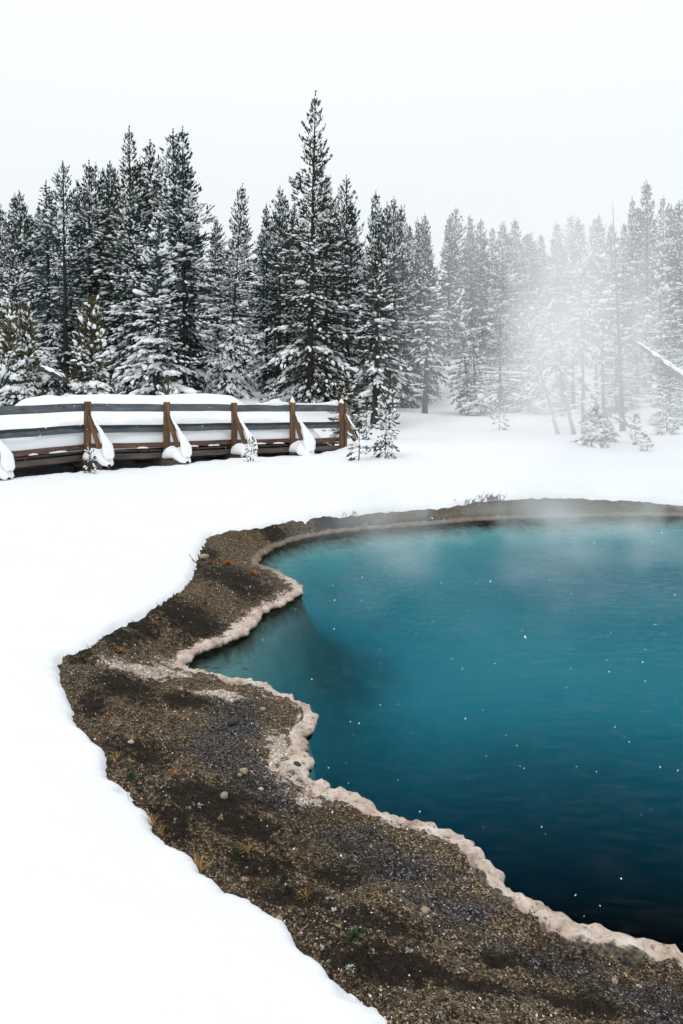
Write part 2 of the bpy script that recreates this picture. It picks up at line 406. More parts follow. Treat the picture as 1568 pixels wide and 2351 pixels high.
zg = ground_height(dwn, ds, ze, xr, yr)
zg = np.where(ds > .04, zg - np.clip(ds - .04, 0, 1) * .5, zg)
tt = np.clip(dw, 0, 9) / (np.clip(dw, 0, 9) + np.clip(-ds, 0, 9) + 1e-3)
at = {'dw': np.clip(dw, -1, 3), 't': tt, 'far': sstep(8.8, 10.4, yr), 'grey': patches(xr, yr, GREY), 'moss': patches(xr, yr, MOSS), 'crust': patches(xr, yr, CRUST)}
Fb = grid_faces(len(ys2), len(us2), ds < .30); Fb = Fb[(dw[Fb] > .0).all(1)]
V, F, at2 = compact(np.stack([xr, yr, zg], 1), Fb, at)
obj('bank', mesh('bank', V, F, attrs=at2), M_BANK, kind='structure')

def bed_material():
    m, nt, n, l, b = material('pool_bed')
    co = coords(nt); e = attr(nt, 'depth')
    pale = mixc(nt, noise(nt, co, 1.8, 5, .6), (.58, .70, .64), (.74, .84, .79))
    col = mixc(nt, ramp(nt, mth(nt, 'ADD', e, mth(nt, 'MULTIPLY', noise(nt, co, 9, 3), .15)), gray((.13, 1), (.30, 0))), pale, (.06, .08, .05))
    col = mixc(nt, ramp(nt, mth(nt, 'MULTIPLY', e, .25), gray((.27, 0), (.62, 1))), col, (.012, .022, .030))   # bed colour darkened with depth, standing in for light the deep vent water absorbs
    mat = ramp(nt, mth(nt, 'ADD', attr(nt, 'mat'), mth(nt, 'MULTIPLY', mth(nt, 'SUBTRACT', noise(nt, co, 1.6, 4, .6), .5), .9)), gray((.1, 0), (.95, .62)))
    col = mixc(nt, mat, col, (.045, .085, .085))         # darker patch put into the bed colour off the promontory
    l.new(col, b.inputs['Base Color']); b.inputs['Roughness'].default_value = .9; b.inputs['Specular IOR Level'].default_value = 0
    return m
ys3 = np.geomspace(2.2, 16, 230); us3 = uline(.008, .7, 3.6, 34)
X, Y = fan(us3, ys3); xr, yr = X.ravel(), Y.ravel(); dw, ds, ze = shore(X, Y)
zb = bed_height(dw, xr, yr).reshape(X.shape); inside = (dw < -.03).reshape(X.shape)
for _ in range(26):                                    # sediment rounds off the bed
    q = zb.copy(); q[1:-1, 1:-1] = (zb[:-2, 1:-1] + zb[2:, 1:-1] + zb[1:-1, :-2] + zb[1:-1, 2:]) / 4; zb = np.where(inside, q, zb)
zb = zb.ravel()
V, F, at2 = compact(np.stack([xr, yr, zb - np.clip(dw, 0, .3) * .5], 1), grid_faces(len(ys3), len(us3), dw < .08), {'depth': np.clip(-zb, 0, 8), 'mat': np.exp(-((xr + .1) / .7) ** 2 - ((yr - 8.7) / 1.7) ** 2)})  # mat: soft oval where the bed colour is darker
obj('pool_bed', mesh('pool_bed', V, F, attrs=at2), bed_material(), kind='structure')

# water: a closed body that absorbs red light over its depth, under a rippled skin
def water_material():
    m, nt, n, l, b = material('hot_spring_water')
    n.remove(b); out = n['Material Output']
    co = coords(nt)
    tr = n.new('ShaderNodeBsdfTransparent'); tr.inputs[0].default_value = (.93, .97, .98, 1)
    gl = n.new('ShaderNodeBsdfGlossy'); gl.inputs['Roughness'].default_value = .04
    fr = n.new('ShaderNodeFresnel'); fr.inputs[0].default_value = 1.33
    mp = N(nt, 'ShaderNodeMapping'); mp.inputs['Rotation'].default_value = (0, 0, .35); mp.inputs['Scale'].default_value = (.75, 1.9, 1)
    l.new(co, mp.inputs[0])
    w3 = noise(nt, co, .8, 2)
    spx = n.new('ShaderNodeSeparateXYZ'); l.new(co, spx.inputs[0])
    amp = mth(nt, 'MULTIPLY', ramp(nt, w3, gray((.38, .45), (.62, 1.0))), mth(nt, 'ADD', 1.0, ramp(nt, mth(nt, 'MULTIPLY', mth(nt, 'ADD', spx.outputs[0], 1.5), .3), gray((.1, 1.5), (.8, 0)))))
    def slope(scale, detail, k):
        nz = N(nt, 'ShaderNodeTexNoise', i_Scale=scale, i_Detail=detail, i_Roughness=.5, i_Distortion=.9); l.new(mp.outputs[0], nz.inputs['Vector'])
        s = N(nt, 'ShaderNodeVectorMath', operation='SUBTRACT'); l.new(nz.outputs['Color'], s.inputs[0]); s.inputs[1].default_value = (.5, .5, .5)
        m2 = N(nt, 'ShaderNodeVectorMath', operation='MULTIPLY'); l.new(s.outputs[0], m2.inputs[0]); m2.inputs[1].default_value = (k * .6, k, 0); return m2.outputs[0]
    ad = N(nt, 'ShaderNodeVectorMath', operation='ADD'); l.new(slope(6.5, 2, .52), ad.inputs[0]); l.new(slope(15, 2, .55), ad.inputs[1])
    sc = N(nt, 'ShaderNodeVectorMath', operation='SCALE'); l.new(ad.outputs[0], sc.inputs[0]); l.new(amp, sc.inputs['Scale'])
    up = N(nt, 'ShaderNodeVectorMath', operation='ADD'); l.new(sc.outputs[0], up.inputs[0]); up.inputs[1].default_value = (0, 0, 1)
    bp = N(nt, 'ShaderNodeVectorMath', operation='NORMALIZE'); l.new(up.outputs[0], bp.inputs[0])
    l.new(bp.outputs[0], gl.inputs['Normal']); l.new(bp.outputs[0], fr.inputs['Normal'])
    mx = n.new('ShaderNodeMixShader'); l.new(mth(nt, 'MULTIPLY', mth(nt, 'POWER', fr.outputs[0], 1.75), .85), mx.inputs[0])
    l.new(tr.outputs[0], mx.inputs[1]); l.new(gl.outputs[0], mx.inputs[2])
    l.new(mx.outputs[0], out.inputs['Surface'])
    va = n.new('ShaderNodeVolumeAbsorption'); va.inputs['Color'].default_value = (.02, .675, .765, 1); va.inputs['Density'].default_value = 1.0
    l.new(va.outputs[0], out.inputs['Volume'])
    return m
# (the body fills the basin; the bed and the banks bound what can be seen of it)
xa, xb_, ya, yb_ = -2.4, 9.3, 2.35, 14.62
wm = mesh('pool_water', [(x, y, z) for x in (xa, xb_) for y in (ya, yb_) for z in (-8., 0.)],
          [(0, 1, 3, 2), (4, 6, 7, 5), (0, 4, 5, 1), (2, 3, 7, 6), (0, 2, 6, 4), (1, 5, 7, 3)], smooth=False)
import bmesh
bm = bmesh.new(); bm.from_mesh(wm); bmesh.ops.recalc_face_normals(bm, faces=bm.faces); bm.to_mesh(wm); bm.free()
obj('pool_water', wm, water_material(), kind='structure')

# pale mineral crust along the water's edge
def rim_material():
    m, nt, n, l, b = material('sinter_crust')
    co = coords(nt); far = attr(nt, 'far'); sp = n.new('ShaderNodeSeparateXYZ'); l.new(co, sp.inputs[0])
    p1 = noise(nt, co, 7, 5, .65); p2 = noise(nt, co, 34, 4, .65)
    col = ramp(nt, p1, [(.3, (.34, .24, .175)), (.5, (.60, .49, .41)), (.7, (.76, .69, .62))])
    col = mixc(nt, ramp(nt, p2, gray((.54, 0), (.68, .8))), col, (.12, .085, .06))
    col = mixc(nt, mth(nt, 'MULTIPLY', far, .8), col, mixc(nt, p2, (.05, .035, .02), (.20, .14, .085)))
    low = ramp(nt, mth(nt, 'ADD', mth(nt, 'MULTIPLY', sp.outputs[2], 9), mth(nt, 'MULTIPLY', p1, .25)), gray((.12, 1), (.3, 0)))
    col = mixc(nt, low, col, (.035, .035, .014))       # wet algae line at the water
    inner = attr(nt, 'inner')                          # the crust thins out into gravel on the land side
    edge_ = ramp(nt, mth(nt, 'ADD', mth(nt, 'MULTIPLY', inner, 1.0), mth(nt, 'MULTIPLY', mth(nt, 'SUBTRACT', p1, .5), 1.6)), gray((.62, 0), (.74, 1)))
    col = mixc(nt, edge_, col, mixc(nt, ramp(nt, p2, gray((.4, 0), (.6, 1))), (.035, .030, .026), (.17, .135, .10)))
    l.new(col, b.inputs['Base Color']); b.inputs['Roughness'].default_value = .8; b.inputs['Specular IOR Level'].default_value = .25
    bump(nt, b, mth(nt, 'ADD', p1, mth(nt, 'MULTIPLY', p2, .6)), .9, .02)
    return m
rp = resample(wl, .022); k = len(rp)
sm = (np.roll(rp, 4, 0) + np.roll(rp, -4, 0) + 2 * rp + np.roll(rp, 2, 0) * 1.5 + np.roll(rp, -2, 0) * 1.5) / 7
sm = sm
tn = np.roll(sm, -3, 0) - np.roll(sm, 3, 0); nn = np.stack([tn[:, 1], -tn[:, 0]], 1); nn /= np.linalg.norm(nn, axis=1)[:, None]
test = sdf(sm + nn * .02, wl)[0]
if (test < 0).sum() > k / 2: nn = -nn
wdt = .75 + .65 * fbm(sm[:, 0], sm[:, 1], 2.0, 3); wdt = np.clip(wdt, .3, 1.8)
scal = .026 * fbm(sm[:, 0], sm[:, 1], 6, 2) + .026 * fbm(sm[:, 0], sm[:, 1], 15, 4, gain=.65)
prof = [(.09, -.34, 0), (.05, -.12, 0), (.02, -.06, .5), (-.012, -.035, 1), (-.022, -.004, 1), (-.034, .014, 1), (-.026, .034, 1), (-.005, .047, .8), (.025, .054, .3), (.06, .056, 0), (.095, .055, 0), (.135, .05, 0), (.19, .012, 0)]
V = []
for o, z, s in prof:
    off = (o * (wdt if o > 0 else 1.0) + scal * (s if s else .3))
    p = sm + nn * off[:, None]
    zz = z + (.014 * fbm(p[:, 0], p[:, 1], 11, 3) + .014 * fbm(p[:, 0], p[:, 1], 34, 2)) * (1 if z > .01 else .3)
    V.append(np.c_[p, np.full(k, 0.) + zz])
V = np.array(V).transpose(1, 0, 2).reshape(-1, 3); q = len(prof)
i = np.arange(k)[:, None] * q + np.arange(q - 1)[None]; j = ((np.arange(k) + 1) % k)[:, None] * q + np.arange(q - 1)[None]
F = np.stack([i, j, j + 1, i + 1], -1).reshape(-1, 4)
obj('sinter_rim', mesh('sinter_rim', V, F, attrs={'far': np.repeat(sstep(8.8, 10.0, sm[:, 1]), q), 'inner': np.tile(np.clip((np.arange(q) - (q - 6)) / 5., 0, 1), k)}), rim_material(), kind='structure')

# ------------------------------------------------------------------ conifers
def ico(sub):
    bm = bmesh.new(); bmesh.ops.create_icosphere(bm, subdivisions=sub, radius=1.0)
    v = np.array([x.co[:] for x in bm.verts]); f = np.array([[x.index for x in p.verts] for p in bm.faces]); bm.free(); return v, f
ICO1, ICO2 = ico(1), ico(2)
def frames(d):
    d = d / (np.linalg.norm(d, axis=1)[:, None] + 1e-9)
    up = np.where(np.abs(d[:, 2:3]) > .95, np.array([[1., 0, 0]]), np.array([[0, 0, 1.]]))
    s = np.cross(d, up); s /= np.linalg.norm(s, axis=1)[:, None] + 1e-9
    return d, s, np.cross(s, d)
def place(tv, tf, pos, d, sx, sy, sz, jit=0., r=None):
    """copies of a template (x along d, y sideways, z up) -> verts, faces"""
    D, S, U = frames(d); n = len(pos); k = len(tv)
    T = np.repeat(tv[None], n, 0)
    if jit: T = T * (1 + jit * (r.random((n, k, 1)) * 2 - 1))
    P = pos[:, None] + T[..., 0:1] * (D * sx[:, None])[:, None] + T[..., 1:2] * (S * sy[:, None])[:, None] + T[..., 2:3] * (U * sz[:, None])[:, None]
    F = tf[None] + (np.arange(n) * k)[:, None, None]
    return P.reshape(-1, 3), F.reshape(-1, tf.shape[1])
def shoot_template(blades, r):
    """a shoot: a three-sided spindle of needles with blades standing off it; unit length along x"""
    a = np.array([0, 2.1, 4.2]); V = [(0, 0, 0)] + [(.45, .17 * math.cos(t), .17 * math.sin(t)) for t in a] + [(1, 0, 0)]
    F = [(0, 1, 2), (0, 2, 3), (0, 3, 1), (4, 2, 1), (4, 3, 2), (4, 1, 3)]
    for j in range(blades):
        t = 2.4 * j + r.random(); x0 = .05 + .75 * j / blades; L = .42 + .2 * r.random(); c, s = math.cos(t), math.sin(t)
        b = len(V); V += [(x0, -.045 * s, .045 * c), (x0 + .05, .045 * s, -.045 * c), (x0 + L * .72, L * .62 * c, L * .62 * s)]; F.append((b, b + 1, b + 2))
    return np.array(V), np.array(F)

def conifer(name, seed, H, R, cb=.06, whorl=.36, per=5, dens=11., shoot=.24, snow=.45, up_top=1.0, droop=.35, slim=.9, sparse_top=0., trunk=.16, blades=6, gaps=.12, dead=0, bough=1.0, bare=False, fork=0):
    """returns (trunk mesh, crown mesh, snow mesh): trunk with limbs, needle shoots, snow lying on shoots and boughs"""
    r = np.random.default_rng(seed)
    wob = np.cumsum(r.normal(0, .012, (12, 2)), 0) * H / 12; wob[0] = 0; zz = np.linspace(0, H, 12)
    ax = lambda z: np.array([np.interp(z, zz, wob[:, 0]), np.interp(z, zz, wob[:, 1]), z])
    rad = lambda z: trunk * (1 - .93 * (z / H) ** .85) + .25 * trunk * math.exp(-z / .3)
    paths = [[ax(z) for z in np.linspace(-.5, H, 16)]]; rads = [[rad(max(z, 0)) for z in np.linspace(-.5, H, 16)]]
    sp, sd, sl_, st = [], [], [], []                   # shoots: position, direction, length, snow chance
    bp_, bd, bs = [], [], []                           # snow on boughs: position, direction, size
    z = cb * H; az = r.random() * 6.28; lobes = r.random(3) * 6.28
    while z < H * .975:
        t = (z - cb * H) / (H - cb * H)
        prof = (1 - t) ** slim * (.72 + .28 * min(1, t / .12))
        rr = max(R * prof, .10 * min(1, H / 4)); nb = per if t < .85 else max(3, per - 1)
        if t > .6 and r.random() < sparse_top: nb = max(2, nb - 2)
        for b in range(nb):
            if r.random() < gaps and t < .93: continue
            a = az + 6.283 * b / nb + r.normal(0, .3)
            L = rr * (.62 + .5 * r.random()) * (1 + .18 * math.cos(2 * a + lobes[0] + z * .5) + .14 * math.cos(3 * a + lobes[1] - z * .9))
            e0 = (-.30 + 1.25 * t ** 1.3 * up_top) + r.normal(0, .12)
            n = max(4, int(L / .22) + 2); s = np.linspace(0, 1, n)
            hx = s * L * math.cos(e0); hz = s * L * math.sin(e0) - droop * L * s ** 2 * (1 - t) + .25 * L * s ** 3 * t + .10 * L * s ** 4
            side = r.normal(0, .06) * L * s ** 2
            ca, sa = math.cos(a), math.sin(a); o = ax(z)
            P = np.stack([o[0] + hx * ca - side * sa, o[1] + hx * sa + side * ca, o[2] + hz], 1)
            br = max(.008, rad(z) * .30) * min(1, .4 + L / 2)
            paths.append(P[:: max(1, n // 4)] if n > 6 else P); rads.append(np.linspace(br, .006, len(paths[-1])))
            if bare: continue
            load = (1.35 if r.random() < .45 else .28) * (.7 + .6 * r.random()) * snow * (1 - .75 * t ** 1.5)
            m = max(3, int(L * dens * (.8 + .4 * r.random())))
            u = .12 + .88 * r.random(m) ** .75
            base = np.stack([np.interp(u, s, P[:, i]) for i in range(3)], 1)
            tan = np.stack([np.interp(np.minimum(u + .08, 1), s, P[:, i]) - np.interp(u - .08, s, P[:, i]) for i in range(3)], 1)
            tan /= np.linalg.norm(tan, axis=1)[:, None] + 1e-9
            lat = np.array([-sa, ca, 0]); w = (1 - u) * .40 * L + .10
            lt = (r.random(m) * 2 - 1)
            base = base + lat[None] * (lt * np.minimum(w, .75))[:, None] + np.stack([0 * u, 0 * u, -.10 * np.abs(lt) * np.minimum(w, .7) + r.normal(0, .035, m)], 1)
            d = tan + lat[None] * (lt * .9)[:, None] + np.array([0, 0, 1.]) * ((-.30 + 1.15 * t) * up_top + r.normal(0, .25, m))[:, None]
            sp.append(base); sd.append(d); sl_.append(shoot * (.7 + .6 * r.random(m)) * (1 - .25 * t)); st.append(np.full(m, load))
            if load > .16 and L > .35:
                nb2 = r.poisson(bough * 3.2 * load * L)
                for _ in range(nb2):
                    uu = .35 + .65 * r.random(); q = np.array([np.interp(uu, s, P[:, i]) for i in range(3)])
                    k2 = int(uu * (n - 1)); tg = P[min(k2 + 1, n - 1)] - P[max(k2 - 1, 0)]
                    tg = tg + lat * r.normal(0, .35) * np.linalg.norm(tg)
                    bp_.append(q + lat * r.normal(0, .10) * L + np.array([0, 0, .06 * shoot / .24])); bd.append(tg); bs.append((.10 + .13 * r.random() ** 1.5) * (shoot / .24) * min(1.15, .5 + load))
        z += whorl * (.75 + .5 * r.random()) * (.6 + .4 * (1 - t)); az += 1.1 + r.random()
    # leader
    if not bare:
        for q in np.linspace(.93, 1.0, 7):
            m = 3; o = ax(q * H); sp.append(np.repeat(o[None], m, 0)); sd.append(np.c_[r.normal(0, .25, (m, 2)), np.ones(m)]); sl_.append(shoot * (.55 + .3 * r.random(m))); st.append(np.full(m, .06))
    for _ in range(dead):                              # bare dead limbs low on the trunk
        zz0 = H * (.03 + (cb + .12) * r.random()); a = r.random() * 6.28; L = R * (.4 + .6 * r.random()); s = np.linspace(0, 1, 5); o = ax(zz0)
        P = np.stack([o[0] + s * L * math.cos(a), o[1] + s * L * math.sin(a), o[2] + s * L * .06 - .22 * L * s ** 2 + r.normal(0, .03, 5) * s], 1)
        paths.append(P); rads.append(np.linspace(.022, .005, 5))
        for _ in range(3):
            k2 = r.integers(1, 4); a2 = a + r.normal(0, .8); l2 = L * .35 * r.random() + .1
            paths.append(np.stack([P[k2], P[k2] + l2 * .5 * np.array([math.cos(a2), math.sin(a2), -.1]), P[k2] + l2 * np.array([math.cos(a2 + .2), math.sin(a2 + .2), -.25])])); rads.append([.010, .007, .004])
        if r.random() < .6:
            for uu in (.25, .45, .65):
                q = np.array([np.interp(uu, s, P[:, i]) for i in range(3)]); bp_.append(q + [0, 0, .03]); bd.append(P[-1] - P[0]); bs.append(.09 + .05 * r.random())
    tv, tf = tubes(paths[:1], rads[:1], 8); bv, bf = tubes(paths[1:], rads[1:], 4)
    me_t = mesh(name + '_trunk', np.vstack([tv, bv]), np.vstack([tf, bf + len(tv)]))
    if bare: return me_t, None, None
    sp, sd, sl_, st = np.vstack(sp), np.vstack(sd), np.concatenate(sl_), np.concatenate(st)
    g = r.integers(0, 4, len(sp)); Vs, Fs, Ts, b0 = [], [], [], 0
    tint = np.clip(.35 + .25 * fbm(sp[:, 0], sp[:, 1], .9, 2, sp[:, 2]) + r.normal(0, .16, len(sp)) + .25 * (sp[:, 2] / H) ** 3, 0, 1)
    for k in range(4):
        sel = g == k; tv, tf = shoot_template(blades, r)
        v, f = place(tv, tf, sp[sel], sd[sel], sl_[sel], sl_[sel] * .95, sl_[sel] * .95)
        Vs.append(v); Fs.append(f + b0); Ts.append(np.repeat(tint[sel], len(tv))); b0 += len(v)
    me_c = mesh(name + '_crown', np.vstack(Vs), np.vstack(Fs), smooth=False, attrs={'tint': np.concatenate(Ts)})
    # snow
    has = r.random(len(sp)) < np.clip(st * .85, 0, .85)
    D = frames(sd[has])[0]; D = D + np.array([0, 0, -.35]); L = sl_[has]
    pos = sp[has] + frames(sd[has])[0] * (L * .55)[:, None] + np.array([0, 0, .035 * shoot / .24])
    wd = .6 + .7 * r.random(len(L))
    v1, f1 = place(*ICO1, pos, D, L * .60, L * .30 * wd, L * .22 * wd, .28, r)
    if bp_:
        B, Dd, S = np.array(bp_), np.array(bd), np.array(bs)
        v2, f2 = place(*ICO2, B, Dd + np.array([0, 0, -.1]) * np.linalg.norm(Dd, axis=1)[:, None], S * (1.0 + .6 * r.random(len(S))), S * (.5 + .35 * r.random(len(S))), S * .48, .30, r)
        v1, f1 = np.vstack([v1, v2]), np.vstack([f1, f2 + len(v1)])
    me_s = mesh(name + '_snow', v1, f1)
    return me_t, me_c, me_s

PROTO = {}
def proto(key, mat, **kw):
    PROTO[key] = (kw['H'], kw['R'], conifer(key, **kw), mat)
proto('pine_a', M_NEEDLE, seed=11, H=15, R=2.6, snow=.46, dead=4, dens=20, slim=.74, droop=.45)
proto('pine_b', M_NEEDLE, seed=12, H=15, R=2.4, snow=.38, slim=.68, dead=4, dens=21, droop=.45)
proto('pine_c', M_NEEDLE, seed=13, H=12, R=2.3, snow=.56, slim=.68, dens=19)
proto('pine_d', M_NEEDLE, seed=14, H=13, R=2.2, snow=.33, slim=.62, sparse_top=.4, dead=6, dens=18)
proto('spruce', M_NEEDLE, seed=15, H=13, R=2.3, snow=.5, droop=.6, slim=.85, up_top=.4, dens=22, shoot=.22)
proto('tall', M_BROWN, seed=16, H=17, R=2.7, cb=.05, snow=.33, slim=.78, sparse_top=.6, trunk=.22, dead=10, dens=20, gaps=.16, shoot=.26)
proto('olive', M_BROWN, seed=17, H=9.5, R=1.6, cb=.2, snow=.36, slim=.6, dead=12, trunk=.15, gaps=.2, dens=19)
proto('laden', M_NEEDLE, seed=18, H=10, R=1.7, snow=.72, slim=.7, dens=20, bough=1.2)
proto('thin', M_NEEDLE, seed=19, H=11, R=1.3, cb=.38, snow=.45, slim=.5, dead=16, trunk=.14, dens=18)
proto('young', M_YOUNG, seed=20, H=4.2, R=1.15, cb=.03, whorl=.17, dens=36, shoot=.2, snow=.52, slim=.62, trunk=.06, blades=8, bough=1.5)
proto('far_a', M_NEEDLE, seed=21, H=12, R=2.0, snow=.48, whorl=.5, dens=14, shoot=.36, blades=4, slim=.7)
proto('far_b', M_NEEDLE, seed=22, H=12, R=1.8, snow=.40, whorl=.5, dens=14, shoot=.36, blades=4, slim=.62)
proto('sap_a', M_BROWN, seed=31, H=1.7, R=.55, cb=.10, whorl=.17, per=4, dens=30, shoot=.13, snow=.8, trunk=.022, blades=12, gaps=.15, bough=3.0, slim=.7)
proto('sap_b', M_BROWN, seed=32, H=1.2, R=.46, cb=.12, whorl=.20, per=4, dens=24, shoot=.14, snow=.45, trunk=.018, blades=12, gaps=.2, bough=2.0, slim=.7)
proto('sap_c', M_YOUNG, seed=33, H=.6, R=.26, cb=.12, whorl=.12, per=4, dens=30, shoot=.11, snow=.45, trunk=.014, blades=12, gaps=.15, bough=2.0, slim=.6)
proto('bush', M_NEEDLE, seed=34, H=1.5, R=.75, cb=.06, whorl=.14, per=5, dens=30, shoot=.15, snow=.85, trunk=.03, blades=10, bough=3.5, slim=.65)
proto('snag', M_BARK, seed=41, H=10.5, R=.9, cb=.25, whorl=.55, per=3, trunk=.15, gaps=.35, bare=True, dead=14, up_top=.5)
TRI = sum(len(m.polygons) * (2 if i == 0 else 1) for p in PROTO.values() for i, m in enumerate(p[2]) if m)

def tree(key, xb, tx, ty, Y, label, group=None, name='pine_tree', cat='tree', width=None, rot=None, yb=None):
    """xb: photo x of the foot, (tx, ty): tip, Y: depth; the height follows from the tip, the foot stands on the snow"""
    H, R, (mt, mc, ms), mat = PROTO[key]
    x = (xb - XC) / FPX * Y; z0 = tz(x, Y)
    top = px(tx, ty, Y); h = top.z - z0; s = h / H
    o = empty(name, (x, Y, z0), label, cat, group)
    sx = s if width is None else (width * 1.16 / FPX * Y) / R
    sx = min(max(sx, .6 * s), 1.7 * s)
    o.rotation_euler = (0, math.atan2(top.x - x, h), random.random() * 6.28 if rot is None else rot)
    o.rotation_mode = 'XYZ'
    if abs(top.x - x) > .02:                           # lean towards the tip, then spin about the trunk
        o.rotation_euler = (Matrix.Rotation(math.atan2(top.x - x, h), 3, 'Y') @ Matrix.Rotation(random.random() * 6.28 if rot is None else rot, 3, 'Z')).to_euler()
    o.scale = (sx, sx, s)
    obj('trunk', mt, M_BARK, o)
    if mc is not None:
        cr = obj('crown', mc, mat, o); obj('snow', ms, M_BSNOW, cr, kind='stuff')
    return o

G1 = 'pines of the dense stand behind the boardwalk'
L1 = 'snow-laden pine in the dense stand behind the boardwalk rail'
for i, (key, xb, tx, ty, Y, wd) in enumerate([
    ('pine_b', -10, 3, 472, 47, 70), ('pine_a', 30, 32, 446, 50, 75), ('pine_d', 50, 44, 441, 48, 70), ('pine_b', 62, 56, 467, 51, 60), ('pine_c', 78, 74, 496, 52, 80),
    ('pine_b', 208, 205, 371, 47, 95), ('pine_d', 224, 219, 378, 49, 80), ('pine_d', 250, 248, 387, 50, 80),
    ('pine_a', 322, 320, 366, 48, 90), ('pine_b', 350, 346, 325, 46, 95), ('pine_c', 36, 36, 556, 38, 80), ('pine_a', 308, 306, 412, 41, 85)]):
    tree(key, xb, tx, ty, Y, L1, G1, width=wd)
tree('spruce', 118, 107, 418, 44, 'dark drooping spruce with snowy tips behind the small olive pine', name='spruce_tree', width=95)
tree('pine_d', 150, 144, 374, 43, 'pine with an open candelabra top beside the dark drooping spruce', width=88)
tree('tall', 302, 298, 294, 44, 'tall pine with a thin open spire in the dense stand', width=110)
G2 = 'twin dark pines at the edge of the dense stand'
for a in (('pine_b', 400, 395, 300, 43, 100), ('pine_a', 428, 422, 294, 42, 115)):
    tree(*a[:5], 'one of two tall dark twin pines standing side by side at the stand edge', G2, width=a[5])
tree('laden', 357, 362, 492, 36, 'heavily snow-laden pine in front of the two dark twin pines', width=85)
tree('young', 208, 211, 687, 28, 'small olive-green pine with thick snow pillows just behind the boardwalk', width=64)
G3 = 'pair of small snowy pines by the boardwalk'
for a in (('young', 22, 24, 697, 27, 48), ('young', 58, 59, 703, 27.5, 50)):
    tree(*a[:5], 'one of a pair of small snowy pines left standing behind the lowest rail'.replace('left ', ''), G3, width=a[5])
tree('bush', -8, -6, 838, 22, 'low snow-covered pine bush right against the boardwalk rail'.replace('right ', ''), name='pine_bush', cat='bush', width=55)
tree('pine_a', 524, 559, 423, 40, 'leaning dense pine standing alone between the dark stand and the tallest pine', width=78)
tree('tall', 711, 725, 214, 39, 'tallest pine with a long ragged spire and dark trunk behind the boardwalk', width=108, rot=2.2)
tree('pine_b', 750, 748, 407, 42, 'slimmer pine growing up close behind the tallest pine', width=80)
tree('pine_d', 500, 498, 503, 60, 'slender distant pine in the gap beside the twin dark pines', width=42)
G4 = 'pines beside the tallest pine'
for a in (('pine_b', 612, 613, 471, 52, 60), ('pine_d', 640, 642, 432, 50, 70), ('pine_a', 660, 657, 452, 53, 70), ('pine_d', 797, 796, 407, 46, 75), ('pine_c', 812, 807, 468, 49, 75)):
    tree(*a[:5], 'snow-dusted pine flanking the tallest pine', G4, width=a[5])
tree('pine_a', 868, 865, 440, 42, 'snowy pine rising behind the olive-brown pine with the grey trunk', width=78)
tree('olive', 858, 877, 566, 33.5, 'olive-brown pine with grey trunk and bare dead lower limbs', width=75, rot=.8)
G5 = 'pines at the clear edge of the steam'
for a in (('pine_b', 893, 890, 468, 48, 62), ('pine_d', 908, 905, 455, 49, 66), ('pine_c', 930, 925, 474, 50, 66), ('pine_b', 960, 959, 502, 52, 50), ('pine_d', 978, 976, 493, 53, 55)):
    tree(*a[:5], 'pine in the row where the clear air turns to steam', G5, width=a[5])
tree('young', 795, 796, 868, 26.5, 'small yellow-green pine bush peeking over the last rail post', name='pine_bush', cat='bush', width=48)
tree('thin', 975, 990, 612, 40, 'slim pine with a bare lower trunk at the steam edge', width=52)
tree('laden', 1082, 1044, 640, 41, 'leaning pine plastered with snow inside the steam', width=48)
tree('laden', 1092, 1089, 770, 39, 'short snow-covered pine at the foot of the leaning snow-plastered one', width=42)
G6 = 'pines on the slope veiled by steam'
for i, (key, xb, tx, ty, Y, wd) in enumerate([
    ('pine_b', 1030, 1030, 496, 60, 46), ('pine_d', 1048, 1047, 478, 62, 50), ('pine_b', 1082, 1080, 494, 61, 46), ('far_b', 1107, 1105, 507, 66, 42), ('pine_c', 1155, 1153, 511, 58, 62), ('pine_a', 1184, 1182, 503, 60, 60),
    ('pine_b', 1219, 1217, 533, 62, 50), ('far_a', 1243, 1241, 542, 66, 46), ('pine_a', 1280, 1278, 511, 62, 55), ('pine_b', 1312, 1311, 494, 64, 50), ('far_b', 1329, 1327, 503, 66, 46), ('pine_d', 1366, 1364, 503, 60, 52), ('pine_b', 1379, 1377, 494, 58, 58),
    ('pine_c', 1150, 1151, 705, 43, 62), ('pine_c', 1215, 1213, 690, 42, 66), ('laden', 1250, 1248, 760, 39, 48), ('pine_c', 1300, 1296, 770, 41, 50), ('laden', 1415, 1412, 730, 38, 52), ('pine_c', 1465, 1462, 760, 40, 46)]):
    tree(key, xb, tx, ty, Y, 'tall pine on the slope, half hidden in the drifting steam' if Y > 50 else 'low snowy pine behind the thin trunks at the clearing edge', G6 if Y > 50 else 'low pines behind the thin trunks', width=wd)
G7 = 'dark pines above the steam on the slope'
for i, (key, xb, tx, ty, Y, wd) in enumerate([('pine_b', 1450, 1450, 454, 54, 48), ('pine_a', 1484, 1483, 416, 53, 80), ('pine_d', 1523, 1523, 453, 55, 55), ('pine_b', 1542, 1540, 471, 54, 55), ('pine_c', 1566, 1564, 462, 52, 70), ('pine_a', 1615, 1612, 440, 50, 80)]):
    tree(key, xb, tx, ty, Y, 'tall dark pine rising clear above the steam', G7, width=wd)
tree('laden', 1520, 1512, 603, 44, 'snow-heavy pine below the tall dark pines, behind the fallen log', width=60)
tree('pine_c', 1537, 1538, 770, 33, 'broad low pine beside the end of the fallen log', width=62)
tree('laden', 1620, 1618, 700, 34, 'snow-covered pine past the fallen log', width=60)
